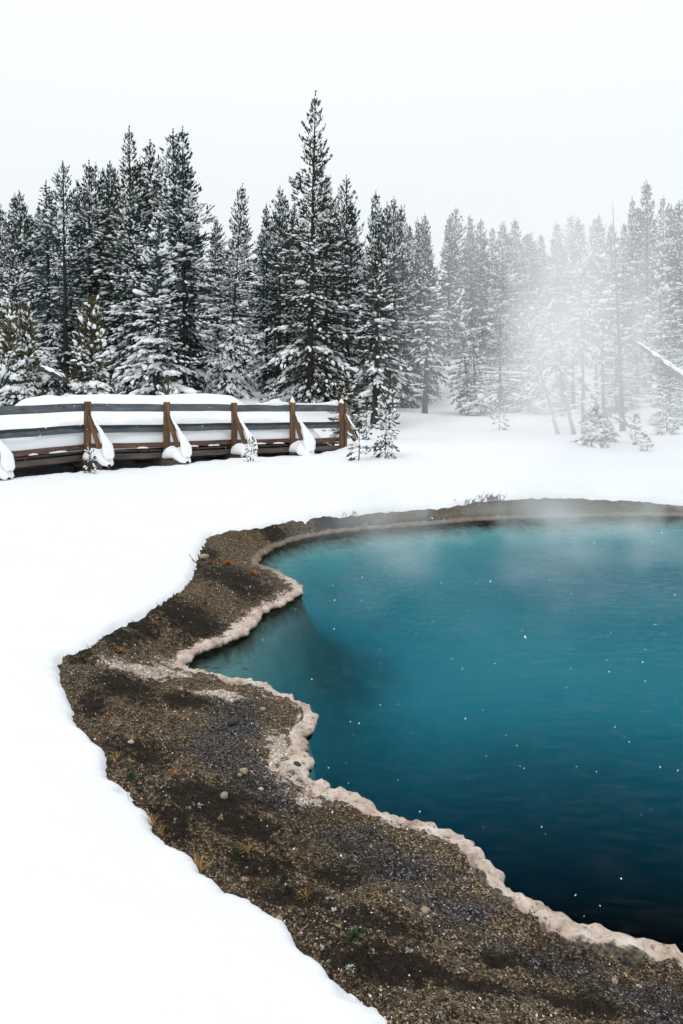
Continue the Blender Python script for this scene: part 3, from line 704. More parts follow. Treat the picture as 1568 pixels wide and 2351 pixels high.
# thin bare-trunked trees in the steam
G8 = 'leaning thin trunks in the steam'
for a in ((1281, 1196, 700, 31), (1318, 1236, 650, 30)):
    tree('thin', *a, 'thin trunk leaning over at the edge of the snowy clearing', G8, name='leaning_pine', width=38)
G9 = 'straight thin trunks in the steam'
for a in ((1340, 1331, 540, 31.5), (1386, 1379, 520, 35)):
    tree('thin', *a, 'straight thin pine with a bare pole-like trunk in the steam', G9, width=40)
tree('snag', 1430, 1407, 464, 30, 'dead grey pole of a tree without needles, top poking above the steam', name='dead_tree', width=34)
G10 = 'thin dead saplings in the steam'
for a in ((1290, 1288, 700, 38), (1317, 1315, 705, 40), (1368, 1366, 690, 39)):
    tree('snag', *a, 'thin dead sapling stem between the veiled pines', G10, name='dead_sapling', width=24)
# saplings standing in the open snow
S = 'sapling'
tree('sap_a', 885, 887, 905, 21, 'knee-high snowy sapling pair member, the taller, beside the boardwalk end'.replace('knee-high ', '').replace(' pair member, the taller,', ', taller of two,'), name='pine_sapling', cat=S, width=36)
tree('sap_b', 824, 826, 972, 20.6, 'small sparse sapling, shorter of two, beside the boardwalk end', name='pine_sapling', cat=S, width=30)
tree('sap_c', 575, 580, 1008, 19.8, 'tiny yellow-green sapling below the middle brace of the boardwalk', name='pine_sapling', cat=S, width=17)
tree('sap_c', 203, 206, 1022, 17.25, 'tiny bent sapling with snow lumps in front of a boardwalk post', name='pine_sapling', cat=S, width=18)
tree('sap_c', 386, 385, 878, 25.5, 'tiny snow-capped sapling poking above the drift behind the rail', name='pine_sapling', cat=S, width=18)
tree('sap_a', 624, 622, 890, 27, 'snow-covered sapling tip behind the top rail near the tallest pine', name='pine_sapling', cat=S, width=30)
tree('sap_b', 840, 842, 918, 25, 'small sapling just past the last boardwalk post', name='pine_sapling', cat=S, width=22)
tree('sap_b', 893, 895, 880, 28, 'faint snowy sapling below the olive-brown pine', name='pine_sapling', cat=S, width=30)
tree('sap_b', 1146, 1147, 908, 33, 'lone pale sapling in the steamy clearing', name='pine_sapling', cat=S, width=24)
tree('bush', 1360, 1364, 940, 23, 'round snow-heaped pine bush in front of the thin trunks', name='pine_bush', cat='bush', width=40)
tree('bush', 1398, 1392, 968, 24, 'smaller snowy pine bush tucked behind the round snow-heaped one', name='pine_bush', cat='bush', width=26)
tree('sap_b', 1459, 1461, 955, 23.5, 'spindly sapling with one bare stem near the dead grey pole', name='pine_sapling', cat=S, width=24)
tree('sap_b', 1487, 1483, 1000, 22.2, 'drooping little sapling beside the spindly one', name='pine_sapling', cat=S, width=18)
tree('sap_a', 1532, 1529, 902, 27, 'bigger snowy sapling in front of the broad low pine', name='pine_sapling', cat=S, width=40)
# the wood on the hill behind
sky_x = [-200, 0, 60, 120, 205, 300, 420, 480, 520, 560, 640, 725, 800, 870, 930, 1000, 1050, 1100, 1180, 1240, 1310, 1380, 1450, 1483, 1530, 1568, 1800]
sky_y = [470, 470, 445, 425, 375, 330, 330, 470, 520, 470, 460, 440, 430, 455, 480, 505, 485, 510, 510, 540, 505, 500, 460, 430, 465, 470, 470]
ZONES = [(470, 'snowy conifer of the hillside wood seen behind the dense stand', 'hillside conifers behind the dense stand'), (850, 'snowy conifer of the hillside wood seen behind the tallest pine and its neighbours', 'hillside conifers behind the tallest pine'),
         (1130, 'snowy conifer of the hillside wood where the steam begins', 'hillside conifers where the steam begins'), (1430, 'pale conifer of the hillside wood fading into thick steam', 'hillside conifers in thick steam'), (9999, 'conifer of the hillside wood behind the tall dark pines above the steam', 'hillside conifers behind the tall dark pines')]
rr = random.Random(5)
for Y0, n, lo, hi in ((62, 17, 25, 110), (72, 19, 15, 80), (86, 21, 10, 60), (105, 22, 10, 50)):
    for i in range(n):
        x = -110 + (1790) * (i + .2 + .6 * rr.random()) / n; Y = Y0 + rr.uniform(-4, 4)
        if 1275 < x < 1345 and Y < 80 or 455 < x < 480: continue
        ty = np.interp(x, sky_x, sky_y) + rr.uniform(lo, hi)
        _, lab11, g11 = next(q for q in ZONES if x < q[0])
        tree(('far_a', 'far_b')[i % 2], x, x + rr.uniform(-3, 3), ty, Y, lab11, g11, width=rr.uniform(38, 52) * 62 / Y0)

# fallen logs
def log(name, a, b, r0, r1, label, limbs=4, snowy=True):
    a, b = Vector(a), Vector(b); d = b - a
    P = [np.array(a + d * t + Vector((0, 0, .04 * math.sin(7 * t)))) for t in np.linspace(0, 1, 10)]
    paths, rads = [P], [np.linspace(r0, r1, 10)]
    q = random.Random(len(label))
    for _ in range(limbs):
        t = q.uniform(.2, .95); s = np.array(a + d * t); v = np.array([q.uniform(-1, 1), q.uniform(-1, .2), q.uniform(-.3, .9)]) * q.uniform(.4, 1.1)
        paths.append([s, s + v * .5, s + v * 1.0 + np.array([0, 0, -.1])]); rads.append([.03, .018, .006])
    v, f = tubes(paths, rads, 8)
    o = obj(name, mesh(name, v, f), M_BARK, label=label, category='log')
    if snowy:
        K = 26; ts = np.linspace(.0, 1, K); c = np.array([np.array(a + d * t) for t in ts]); rr_ = np.interp(ts, [0, 1], [r0, r1])
        c[:, 2] += rr_ * .75; w = rr_ * (.75 + .35 * fbm(ts * 9, ts * 0 + r0 * 50, 1, 2)); w[[0, -1]] = .02
        v, f = tubes([c], [w], 8); obj('snow', mesh('log_snow', v, f), M_BSNOW, o, kind='stuff')
    return o
log('fallen_log', px(1461, 789, 34), px(1600, 888, 31), .11, .17, 'fallen grey log slanting down across the slope with snow along it', 5)
log('fallen_log', px(92, 846, 33), px(175, 880, 32), .13, .10, 'snow-topped fallen log lying between the small pines and the dense stand', 8)
log('fallen_log', px(1395, 952, 30), px(1470, 988, 28), .07, .05, 'half-buried fallen trunk at the foot of the dead grey pole', 6)
log('fallen_log', px(1330, 870, 37), px(1395, 962, 34), .09, .06, 'broken trunk propped among the thin straight pines', 5, False)


# ------------------------------------------------------------------ boardwalk
def board_mesh(name, L, T, W, r, seg=8):
    """a sawn board: length x, thickness y, width z, centred, edges worn, slightly bowed"""
    c = .006; sec = [(-T/2+c, -W/2), (T/2-c, -W/2), (T/2, -W/2+c), (T/2, W/2-c), (T/2-c, W/2), (-T/2+c, W/2), (-T/2, W/2-c), (-T/2, -W/2+c)]
    V = []
    bow, ph = r.uniform(-.006, .006), r.uniform(0, 6)
    for i in range(seg + 1):
        x = -L/2 + L * i / seg; dz = bow * math.cos(math.pi * x / L) + .003 * math.sin(5 * x + ph)
        V += [(x, a + .002 * math.sin(9 * x + ph), b + dz) for a, b in sec]
    F = [[i*8+j, i*8+(j+1) % 8, (i+1)*8+(j+1) % 8, (i+1)*8+j] for i in range(seg) for j in range(8)]
    F += [list(range(7, -1, -1)), list(range(seg*8, seg*8+8))]
    return mesh(name, V, F, smooth=False)
br = random.Random(3)
bw = empty('boardwalk', (RAIL[2][0], RAIL[2][1], .3), 'snowed-in wooden boardwalk with grey rails and brown posts along the snow', 'boardwalk')
BW_INV = Matrix.Translation(bw.location).inverted()
def board(name, a, b, T, W, mat, up=Vector((0, 0, 1)), roll=0):
    """a board from a to b with its width along up"""
    a, b = Vector(a), Vector(b); d = (b - a); L = d.length; x = d.normalized(); y = up.cross(x).normalized(); z = x.cross(y)
    me = board_mesh(name, L, T, W, br); o = obj(name, me, mat, bw)
    o.matrix_local = BW_INV @ (Matrix.Translation((a + b) / 2) @ Matrix((x, y, z)).transposed().to_4x4()); return o
RP = [Vector((x, y, 0)) for x, y in RAIL]
EXT = Vector((-8.75, 14.0, 0))
nodes = [EXT] + RP; nz_ = [1.86] + RAIL_Z
def outward(i):                                        # horizontal normal towards the pool at post i
    a = nodes[max(i - 1, 0)]; b = nodes[min(i + 1, len(nodes) - 1)]; t = (b - a).normalized(); return Vector((t.y, -t.x, 0)), t
UPV = Vector((0, 0, 1))
for i in range(len(nodes) - 1):                        # one bay: three rails, a fascia, a deck
    a, b = nodes[i], nodes[i + 1]; t = (b - a).normalized(); nrm_ = Vector((t.y, -t.x, 0)); back = -nrm_ * .075
    za, zb = nz_[i], nz_[i + 1]; g = t * .006
    for dz, W, m in ((-.095, .185, M_RAIL), (-.585, .185, M_RAILWET), (-1.015, .125, M_TOE)):
        j = br.uniform(-.012, .012)
        board('rail_plank', a + g + back + UPV * (za + dz + j), b - g + back + UPV * (zb + dz + j), .045, W, m)
    board('fascia_board', a + g - nrm_ * .03 + UPV * (za - 1.255), b - g - nrm_ * .03 + UPV * (zb - 1.255), .05, .13, M_FASCIA)
    board('deck_plank', a - nrm_ * .85 + UPV * (za - 1.13), b - nrm_ * .85 + UPV * (zb - 1.13), 1.5, .05, M_FASCIA)
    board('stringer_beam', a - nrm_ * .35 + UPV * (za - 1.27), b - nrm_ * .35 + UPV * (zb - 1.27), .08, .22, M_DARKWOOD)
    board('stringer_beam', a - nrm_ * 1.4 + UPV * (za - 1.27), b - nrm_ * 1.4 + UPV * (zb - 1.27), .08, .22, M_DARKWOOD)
SNOWV, SNOWF = [], []
def snow_add(v, f):
    b = sum(len(q) for q in SNOWV); SNOWV.append(v); SNOWF.append(f + b)
def snow_sweep(P, W, Hh, n=12):
    """a lumpy snow ridge along P: half width W, height Hh, flat-ish below"""
    P = np.array([tuple(p) for p in P]); k0 = len(P); m = 26; s = np.linspace(0, 1, m); q = np.linspace(0, 1, k0)
    Pi = np.stack([np.interp(s, q, P[:, i]) for i in range(3)], 1); Wi, Hi = np.interp(s, q, W), np.interp(s, q, Hh)
    T = np.gradient(Pi, axis=0); A = np.cross(T, [0, 0, 1.]); A /= np.linalg.norm(A, axis=1)[:, None] + 1e-9
    ang = np.linspace(0, 2 * np.pi, n, endpoint=False); V = []
    for k in range(m):
        c, sn = np.cos(ang), np.sin(ang); endf = min(1, (min(k, m - 1 - k) + .25) / 2.2) ** .5
        ring = Pi[k] + np.outer(c * Wi[k] * endf, A[k]) + np.outer(np.where(sn > 0, sn * Hi[k], sn * .35 * Hi[k]) * endf, [0, 0, 1.])
        ring += (.10 * min(Wi[k], Hi[k]) * fbm(ring[:, 0], ring[:, 1], 6, 3, ring[:, 2]))[:, None] * np.array([.6, .6, 1.])
        V.append(ring)
    V = np.vstack(V); i = np.arange(m - 1)[:, None] * n + np.arange(n)[None]; j = np.arange(m - 1)[:, None] * n + (np.arange(n)[None] + 1) % n
    F = np.stack([i, j, j + n, i + n], -1).reshape(-1, 4); snow_add(V, F)
for i in range(len(nodes)):
    p = nodes[i]; z = nz_[i]; nrm_, t = outward(i)
    last = i == len(nodes) - 1
    zt = z + (.045, .05, .045, .055, .05, .06, .055)[i]
    board('post', p + UPV * (.05 if not last else .3), p + UPV * zt, .125, .125 if not last else .10, M_POST, up=nrm_)
    if last: board('post', p + t * .13 + UPV * .3, p + t * .13 + UPV * (zt + .01), .09, .11, M_POST, up=nrm_)
    q = p + (t * .05 if last else Vector((0, 0, 0)))
    foot = q + nrm_ * .52 + UPV * (z - 1.04); head = q + nrm_ * .07 + UPV * (z - .30)
    board('brace', foot, head, .09, .085, M_POST, up=nrm_)
    if i < 5:                                          # cross beam that carries post and brace, its cut end in view
        board('outrigger_beam', q - nrm_ * 1.5 - t * .09 + UPV * (z - 1.40), q + nrm_ * .74 - t * .09 + UPV * (z - 1.40), .055, .18, M_FASCIA)
        board('outrigger_beam', q - nrm_ * 1.5 + t * .09 + UPV * (z - 1.40), q + nrm_ * .78 + t * .09 + UPV * (z - 1.40), .055, .18, M_FASCIA)
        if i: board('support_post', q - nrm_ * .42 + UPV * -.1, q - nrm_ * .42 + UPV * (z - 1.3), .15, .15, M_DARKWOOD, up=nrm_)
    # snow lying on the brace, spilling into a heap on the beam end
    if i:
        gz = tz((q + nrm_ * .75).x, (q + nrm_ * .75).y)
        zb_ = max(z - 1.28, gz)
        sc_ = (1, 1, 1, .95, .8, .75, .3)[i]; s_ = (1, 1, 1, 1.0, 1.0, 1.35, .5)[i]
        snow_sweep([head + UPV * .05 + nrm_ * .04 + t * .03, head.lerp(foot, .35) + UPV * .08 * s_ + nrm_ * .08 + t * .05, head.lerp(foot, .7) + UPV * .09 * s_ + nrm_ * .13 + t * .08, foot + UPV * .05 + nrm_ * .20 + t * .09, Vector((*(q + nrm_ * .84 + t * .06).xy, zb_ + .0))],
                   [.025, .04, .065 * s_, .14 * s_, .13], [.02, .045, .07 * s_, .14 * s_, .10])
        if not last:
            snow_sweep([q + nrm_ * .10 - t * .10 + UPV * (zb_ + .02), q + nrm_ * .30 - t * .06 + UPV * (zb_ + .05), q + nrm_ * .55 + t * .04 + UPV * (zb_ + .04), q + nrm_ * .86 + t * .05 + UPV * (zb_ - .12)], [.12, .20, .24 * s_, .15], [.15, .22, .22 * s_, .12])
    if i in (5, 6):                                    # pointed cap on a post
        c = p + UPV * zt; snow_sweep([c + t * -.06, c, c + t * .06], [.05, .07, .05], [.05, .17 if i == 5 else .12, .05])
# snow on the top rails of the last bays, and the ledges of the lower planks
def rail_at(i, f, dz, off=-.075):
    a, b = nodes[i], nodes[i + 1]; nn_, _ = (Vector(((b - a).normalized().y, -(b - a).normalized().x, 0)), 0)
    return a.lerp(b, f) + nn_ * off + UPV * (nz_[i] * (1 - f) + nz_[i + 1] * f + dz)
snow_sweep([rail_at(4, f, .0) for f in (.36, .55, .72, .85, .98)], [.03] * 5, [.03, .05, .17, .07, .05])
snow_sweep([rail_at(5, f, .0) for f in (.04, .3, .6, .85, .97)], [.03] * 5, [.04, .035, .04, .10, .17])
for i in (1, 2, 3, 4):
    for _ in range(4):
        f = br.uniform(.05, .75); w = br.uniform(.06, .2)
        snow_sweep([rail_at(i, f, -1.075, -.03), rail_at(i, f + w / 2, -1.07, -.03), rail_at(i, f + w, -1.075, -.03)], [.03] * 3, [.02, .035, .02])
# drift on the deck, banked up against the far side
def drift():
    sN, wN = 170, 40; pts = [Vector(n) for n in nodes] ; lens = [0]
    for a, b in zip(pts[:-1], pts[1:]): lens.append(lens[-1] + (b - a).length)
    S = np.linspace(lens[0], lens[-1] - .1, sN); Wd = np.linspace(.10, 4.0, wN); V = np.zeros((sN, wN, 3))
    nx = np.gradient([p.x for p in pts]); 
    for k, s in enumerate(S):
        i = min(np.searchsorted(lens, s, side='right') - 1, len(pts) - 2); f = (s - lens[i]) / (lens[i + 1] - lens[i])
        n0, n1 = outward(i)[0], outward(i + 1)[0]; nn_ = (n0 * (1 - f) + n1 * f).normalized(); c = pts[i].lerp(pts[i + 1], f)
        V[k, :, 0] = c.x - nn_.x * Wd; V[k, :, 1] = c.y - nn_.y * Wd
    xs = V[:, :, 0] / V[:, :, 1] * FPX + XC                # where it stands along the walk (photo units at its own place)
    crest = np.interp(xs[:, 20], [-200, 20, 70, 110, 160, 185, 240, 380, 490, 525, 548, 575, 800], [1.6, 1.62, 2.04, 2.10, 2.02, 2.10, 2.15, 2.13, 2.16, 2.10, 1.86, 1.70, 1.62])
    W2 = np.broadcast_to(Wd, (sN, wN))
    low = 1.16 + .10 * fbm(V[:, :, 0], V[:, :, 1], 1.8, 3)
    zz = low + (crest[:, None] - low) * (.35 * sstep(.1, .5, W2) + .65 * sstep(.5, 2.0, W2)) + .05 * fbm(V[:, :, 0], V[:, :, 1], 1.1, 3)
    g = terrain(V[:, :, 0], V[:, :, 1]) - .06
    zz = zz * (1 - sstep(2.4, 4.0, W2)) + g * sstep(2.4, 4.0, W2)
    zz = np.where(W2 < .14, zz - .12, zz)
    edge_ = np.ones(sN); edge_[-12:] = np.linspace(1, 0, 12) ** .6
    zz = zz * edge_[:, None] + np.minimum(g, zz) * (1 - edge_[:, None])
    V[:, :, 2] = zz
    top = V.reshape(-1, 3); F = grid_faces(sN, wN)
    front = V[:, 0].copy(); front[:, 2] = np.minimum(front[:, 2] - .02, .83)      # front face down to the deck
    b = len(top); top = np.vstack([top, front]); i = np.arange(sN - 1)
    F2 = np.stack([i * wN, (i + 1) * wN, b + i + 1, b + i], 1)
    return top, np.vstack([F, F2])
v, f = drift()
obj('snow_drift', mesh('snow_drift', v, f), M_SNOW, kind='structure')
obj('boardwalk_snow', mesh('boardwalk_snow', np.vstack(SNOWV), np.vstack(SNOWF)), M_SNOW, kind='stuff', label='snow lying on the boardwalk braces, posts and rails', category='snow')


# ------------------------------------------------------------------ loose things on the bank
def bank_z(x, y):
    x, y = np.atleast_1d(np.asarray(x, float)), np.atleast_1d(np.asarray(y, float)); dw, ds, ze = shore(x, y)
    return ground_height(dw + .012 * fbm(x, y, 8, 3), ds, ze, x, y), dw, ds
def on_bank(xp, yp):                                   # a photo position dropped on to the bank surface
    z = .2
    for _ in range(6):
        Y = (CAM_Z - z) * FPX / (yp - HOR); X = (xp - XC) / FPX * Y; z = float(bank_z(X, Y)[0][0])
    return X, Y, z
dr = np.random.default_rng(21)
def sample_bank(n, power=1.0):
    u = dr.random(n * 4); Yq = 1.7 * (16.5 / 1.7) ** u; Xq = (dr.random(n * 4) * 1.15 - .55) * Yq
    z, dw, ds = bank_z(Xq, Yq); ok = (dw > .03) & (ds < .02); i = np.where(ok)[0][:n]; return Xq[i], Yq[i], z[i], dw[i], ds[i]
def tint_material(name, stops, rough=.8):
    m, nt, n, l, b = material(name)
    l.new(ramp(nt, attr(nt, 'tint'), stops), b.inputs['Base Color']); b.inputs['Roughness'].default_value = rough; b.inputs['Specular IOR Level'].default_value = .25
    return m
OCT = (np.array([(1, 0, 0), (-1, 0, 0), (0, 1, 0), (0, -1, 0), (0, 0, 1), (0, 0, -1.)]), np.array([(0, 2, 4), (2, 1, 4), (1, 3, 4), (3, 0, 4), (2, 0, 5), (1, 2, 5), (3, 1, 5), (0, 3, 5)]))
M_GRAVEL = tint_material('gravel', [(0, (.02, .018, .018)), (.25, (.07, .06, .055)), (.5, (.16, .12, .075)), (.75, (.30, .23, .15)), (.90, (.52, .46, .39)), (1, (.75, .73, .70))])
x, y, z, dw, ds = sample_bank(36000)
n = len(x); size = (.0018 + .0040 * dr.random(n) ** 3) * (.75 + .25 * np.minimum(y, 9) / 3)
pm, pg, pc = patches(x, y, MOSS), patches(x, y, GREY), patches(x, y, CRUST)
keep = dr.random(n) > .92 * sstep(.15, .5, pm + .5 * fbm(x, y, 2.3, 3)); x, y, z, size, pm, pg, pc = [q[keep] for q in (x, y, z, size, pm, pg, pc)]; n = len(x)
tint = np.clip(.42 - .20 * sstep(.3, .6, pg) + .2 * pc + dr.normal(0, .31, n), 0, 1)
d = np.c_[dr.normal(0, 1, (n, 2)), dr.normal(0, .3, n)]
v, f = place(*OCT, np.c_[x, y, z + size * .25], d, size * 1.4, size, size * .8, .25, dr)
obj('gravel', mesh('gravel', v, f, smooth=False, attrs={'tint': np.repeat(tint, 6)}), M_GRAVEL, kind='stuff')
# dead grass, moss stalks and needle litter
M_LITTER = tint_material('dry_litter', [(0, (.010, .008, .006)), (.45, (.028, .019, .010)), (.7, (.075, .052, .022)), (.88, (.17, .11, .04)), (1, (.24, .12, .03))], .9)
x, y, z, dw, ds = sample_bank(42000)
pt = .8 * patches(x, y, MOSS) + .5 * fbm(x, y, 2.3, 4) + .2 * fbm(x, y, 9, 2) - .12; keep = (pt > .0) & (dw > .12); x, y, z, pt = x[keep], y[keep], z[keep], pt[keep]
n = len(x); a = dr.random(n) * 6.28; L = (.012 + .035 * dr.random(n) ** 2) * (.8 + .2 * np.minimum(y, 10) / 3); el = dr.random(n) ** 2 * 1.1
d = np.c_[np.cos(a) * np.cos(el), np.sin(a) * np.cos(el), np.sin(el)]
BL = (np.array([(0, -.5, 0), (0, .5, 0), (.55, .35, .12), (1, 0, .02), (.55, -.35, .12)]), np.array([(0, 1, 2), (0, 2, 4), (4, 2, 3)]))
v, f = place(*BL, np.c_[x, y, z + .001], d, L, .0016 + .0016 * dr.random(n) * np.minimum(y, 8) / 3, L * .5)
obj('dead_grass_litter', mesh('dead_grass_litter', v, f, smooth=False, attrs={'tint': np.repeat(np.clip(.44 - .55 * pt + dr.normal(0, .2, n), 0, 1), 5)}), M_LITTER, kind='stuff')

# single stones
def stone_material(name, c0, c1):
    m, nt, n, l, b = material(name); co = coords(nt); f = noise(nt, co, 60, 4, .65)
    l.new(mixc(nt, f, c0, c1), b.inputs['Base Color']); b.inputs['Roughness'].default_value = .8; bump(nt, b, f, .8, .004); return m
SM = {'tan': stone_material('tan_stone', (.20, .14, .08), (.46, .37, .26)), 'dark': stone_material('dark_stone', (.012, .012, .014), (.06, .06, .065)),
      'grey': stone_material('grey_stone', (.07, .08, .09), (.20, .21, .22)), 'pale': stone_material('pale_stone', (.34, .28, .23), (.62, .55, .48))}
for xp, yp, r, mk, lab in [
    (560, 1772, .022, 'tan', 'knobbly tan stone on the grey gravel beside the inner bend'), (550, 1781, .014, 'tan', 'smaller tan stone touching the knobbly one'), (536, 1660, .032, 'dark', 'black charred lump on the blue-grey gravel'),
    (681, 1757, .022, 'dark', 'round black stone on the pale mineral rim'), (669, 1775, .017, 'grey', 'blue-grey stone next to the round black one on the rim'), (604, 1630, .018, 'tan', 'tan chip near the top of the blue-grey gravel'),
    (514, 1829, .021, 'tan', 'tan stone at the edge of the black moss patch'), (598, 1808, .014, 'pale', 'pale flat stone on speckled grey gravel'), (975, 2093, .017, 'tan', 'flat oblong tan stone in the dark gravel strip'),
    (996, 2099, .008, 'tan', 'reddish chip beside the flat oblong tan stone'), (1412, 2255, .013, 'tan', 'orange-tan stone in the black gravel near the corner'), (561, 2023, .016, 'tan', 'rounded tan stone near the golden grass tuft'),
    (1467, 2266, .008, 'pale', 'small white stone in the black gravel'), (846, 1908, .020, 'dark', 'black stone sunk against the inside of the rim'), (468, 1281, .055, 'tan', 'bleached tan cobble beside the dark root at the snow edge'),
    (300, 1706, .016, 'pale', 'pale chip by the dry grass near the snow edge'), (640, 2113, .014, 'tan', 'stone in the brown gravel below the snow tongue'), (1250, 2128, .05, 'grey', 'grey stone under water against the pale rim'),
    (1180, 2080, .06, 'grey', 'grey stone under water below the steep part of the rim')]:
    X, Y, z = on_bank(xp, yp)
    if mk == 'grey' and r >= .05: z = -.05; Y = CAM_Z * FPX / (yp - HOR) + .03; X = (xp - XC) / FPX * Y
    vv, ff = ICO2; q = vv * np.array([1.35, 1.0, .7]) * r; q = q * (1 + .22 * fbm(vv[:, 0] + xp, vv[:, 1], 1.7, 3, vv[:, 2]))[:, None]
    obj('stone', mesh('stone', q, ff), SM[mk], loc=(X, Y, z + r * .25), rot=(0, 0, xp * .7), label=lab, category='stone')

# grass tufts, moss sprigs, lichen and twigs
def tuft_mesh(n, L, spread, w, seed, curl=.6):
    r = np.random.default_rng(seed); V, F = [], []
    for k in range(n):
        a = r.random() * 6.28; e = .12 + .95 * r.random() * spread; l_ = L * (.5 + .7 * r.random()); o = r.normal(0, L * .12, 2)
        s = np.linspace(0, 1, 5); hx = l_ * s * math.sin(e) * (1 + curl * s); hz = l_ * s * math.cos(e) - curl * l_ * .7 * s ** 2.2
        for i in range(5):
            c = np.array([o[0] + hx[i] * math.cos(a), o[1] + hx[i] * math.sin(a), max(hz[i], .002)]); sd_ = np.array([-math.sin(a), math.cos(a), 0]) * w * (1 - .85 * s[i])
            V += [c - sd_, c + sd_]
        b = len(V) - 10; F += [(b + 2*i, b + 2*i + 1, b + 2*i + 3, b + 2*i + 2) for i in range(4)]
    t = np.repeat(r.random(n), 10)
    return mesh('tuft', np.array(V), np.array(F), smooth=False, attrs={'tint': t})
M_GOLD = tint_material('golden_grass', [(0, (.16, .085, .022)), (.6, (.36, .21, .06)), (1, (.52, .36, .14))])
M_ORANGE = tint_material('orange_sprig', [(0, (.20, .065, .012)), (.6, (.38, .15, .03)), (1, (.5, .26, .07))])
M_GREEN = tint_material('green_sprig', [(0, (.012, .03, .008)), (.6, (.03, .075, .015)), (1, (.07, .12, .03))])
M_LICHEN = tint_material('pale_lichen', [(0, (.22, .30, .24)), (.6, (.45, .52, .45)), (1, (.7, .72, .68))])
def tuft(xp, yp, mat, L, n, label, name='grass_tuft', cat='grass', w=.0016, curl=.4):
    n = int(n * 1.7)
    X, Y, z = on_bank(xp, yp)
    obj(name, tuft_mesh(n, L, 1, w * max(1, Y / 4), int(xp + yp), curl), mat, loc=(X, Y, z - .004), label=label, category=cat)
for xp, yp, L, n, lab in [(350, 1895, .07, 16, 'arching golden grass tuft at the snow edge'), (372, 1925, .05, 8, 'thin golden grass stalks lying towards the arching tuft'), (458, 1998, .085, 34, 'bushy golden grass tuft against the snow'),
    (301, 1700, .05, 18, 'flattened golden grass on the brown gravel'), (571, 1952, .05, 20, 'ochre grass tuft inside the black moss patch'), (265, 1745, .05, 12, 'straw-coloured grass blades by the notch in the snow'), (700, 2060, .05, 16, 'faded grass tuft on the speckled brown gravel')]:
    tuft(xp, yp, M_GOLD, L, n, lab)
for xp, yp, L, n, lab in [(402, 1778, .035, 18, 'bright orange sprig in the dark moss'), (482, 1293, .09, 26, 'orange sprig beside the bleached cobble'), (524, 1298, .10, 34, 'wide orange sprig where the bank narrows'), (580, 1317, .09, 26, 'orange sprig at the neck above the pointed promontory'),
    (473, 1386, .05, 16, 'small orange sprig in the middle of the brown bank'), (356, 1420, .06, 18, 'rust-orange sprig on the outer bank near the snow'), (277, 1500, .05, 18, 'orange-brown sprig on the dark outer corner of the bank'), (250, 1640, .04, 14, 'orange-brown sprig below the outer corner of the bank')]:
    tuft(xp, yp, M_ORANGE, L, n, lab, 'orange_sprig', 'plant', w=.003)
for xp, yp, L, n, lab in [(301, 1785, .045, 26, 'dark green leafy sprig by the notch in the snow'), (442, 1833, .03, 18, 'green sprig above the pale lichen flower'), (523, 1910, .03, 18, 'green sprig with dark leaves in the black moss'), (536, 1954, .03, 16, 'green sprig beside the ochre tuft'), (813, 2150, .035, 34, 'bright green grass tuft in dark gravel')]:
    tuft(xp, yp, M_GREEN, L, n, lab, 'green_sprig', 'plant', w=.003, curl=.4)
for xp, yp, L, lab in [(455, 1850, .022, 'pale lichen rosette in the black moss'), (756, 2067, .018, 'white lichen fleck beside the faded grass'), (738, 2175, .014, 'white lichen dot near the snow'), (801, 2223, .018, 'mint-white lichen rosette near the lower snow edge'), (770, 2092, .013, 'mint lichen dot below the white fleck'), (939, 2183, .016, 'pale lichen crumbs in the mossy gravel')]:
    tuft(xp, yp, M_LICHEN, L, 26, lab, 'lichen', 'lichen', w=.003, curl=.5)
def twig(pts, r, label, name='twig', limbs=3):
    P = [np.array(p) for p in pts]; q = random.Random(len(label) * 7); paths, rads = [P], [np.linspace(r, r * .4, len(P))]
    for _ in range(limbs):
        k = q.randrange(0, len(P) - 1); s = P[k] * .5 + P[k + 1] * .5; v_ = np.array([q.uniform(-1, 1), q.uniform(-1, 1), q.uniform(.1, .8)]) * np.linalg.norm(P[-1] - P[0]) * .22
        paths.append([s, s + v_ * .6, s + v_ * 1.1]); rads.append([r * .6, r * .4, r * .2])
    v, f = tubes(paths, rads, 5); obj(name, mesh(name, v, f), M_BARK, label=label, category='twig')
def lie(xp, yp, xq, yq, up=.006):
    a, b = np.array(on_bank(xp, yp)), np.array(on_bank(xq, yq)); m_ = (a + b) / 2; return [a + [0, 0, up], m_ + [.01, .006, up * 1.6], b + [0, 0, up]]
for a, r, lab in [((420, 1761, 466, 1766), .004, 'thin straight twig on tan gravel'), ((668, 1944, 712, 1936), .005, 'short black stick beside the black moss patch'), ((1020, 2125, 1052, 2144), .004, 'bent twig on the dark gravel strip'), ((600, 1862, 622, 1828), .004, 'slender twig leaning along the grey gravel'), ((180, 1488, 232, 1470), .010, 'dark root poking out of the snow at the outer corner'),
                  ((1430, 2210, 1470, 2236), .004, 'small dead twig in the black gravel'), ((448, 1306, 462, 1284), .016, 'dark gnarled root at the snow edge of the upper bank'), ((236, 1757, 254, 1750), .005, 'little dark twig sticking out of the snow notch')]:
    twig(lie(*a), r, lab)
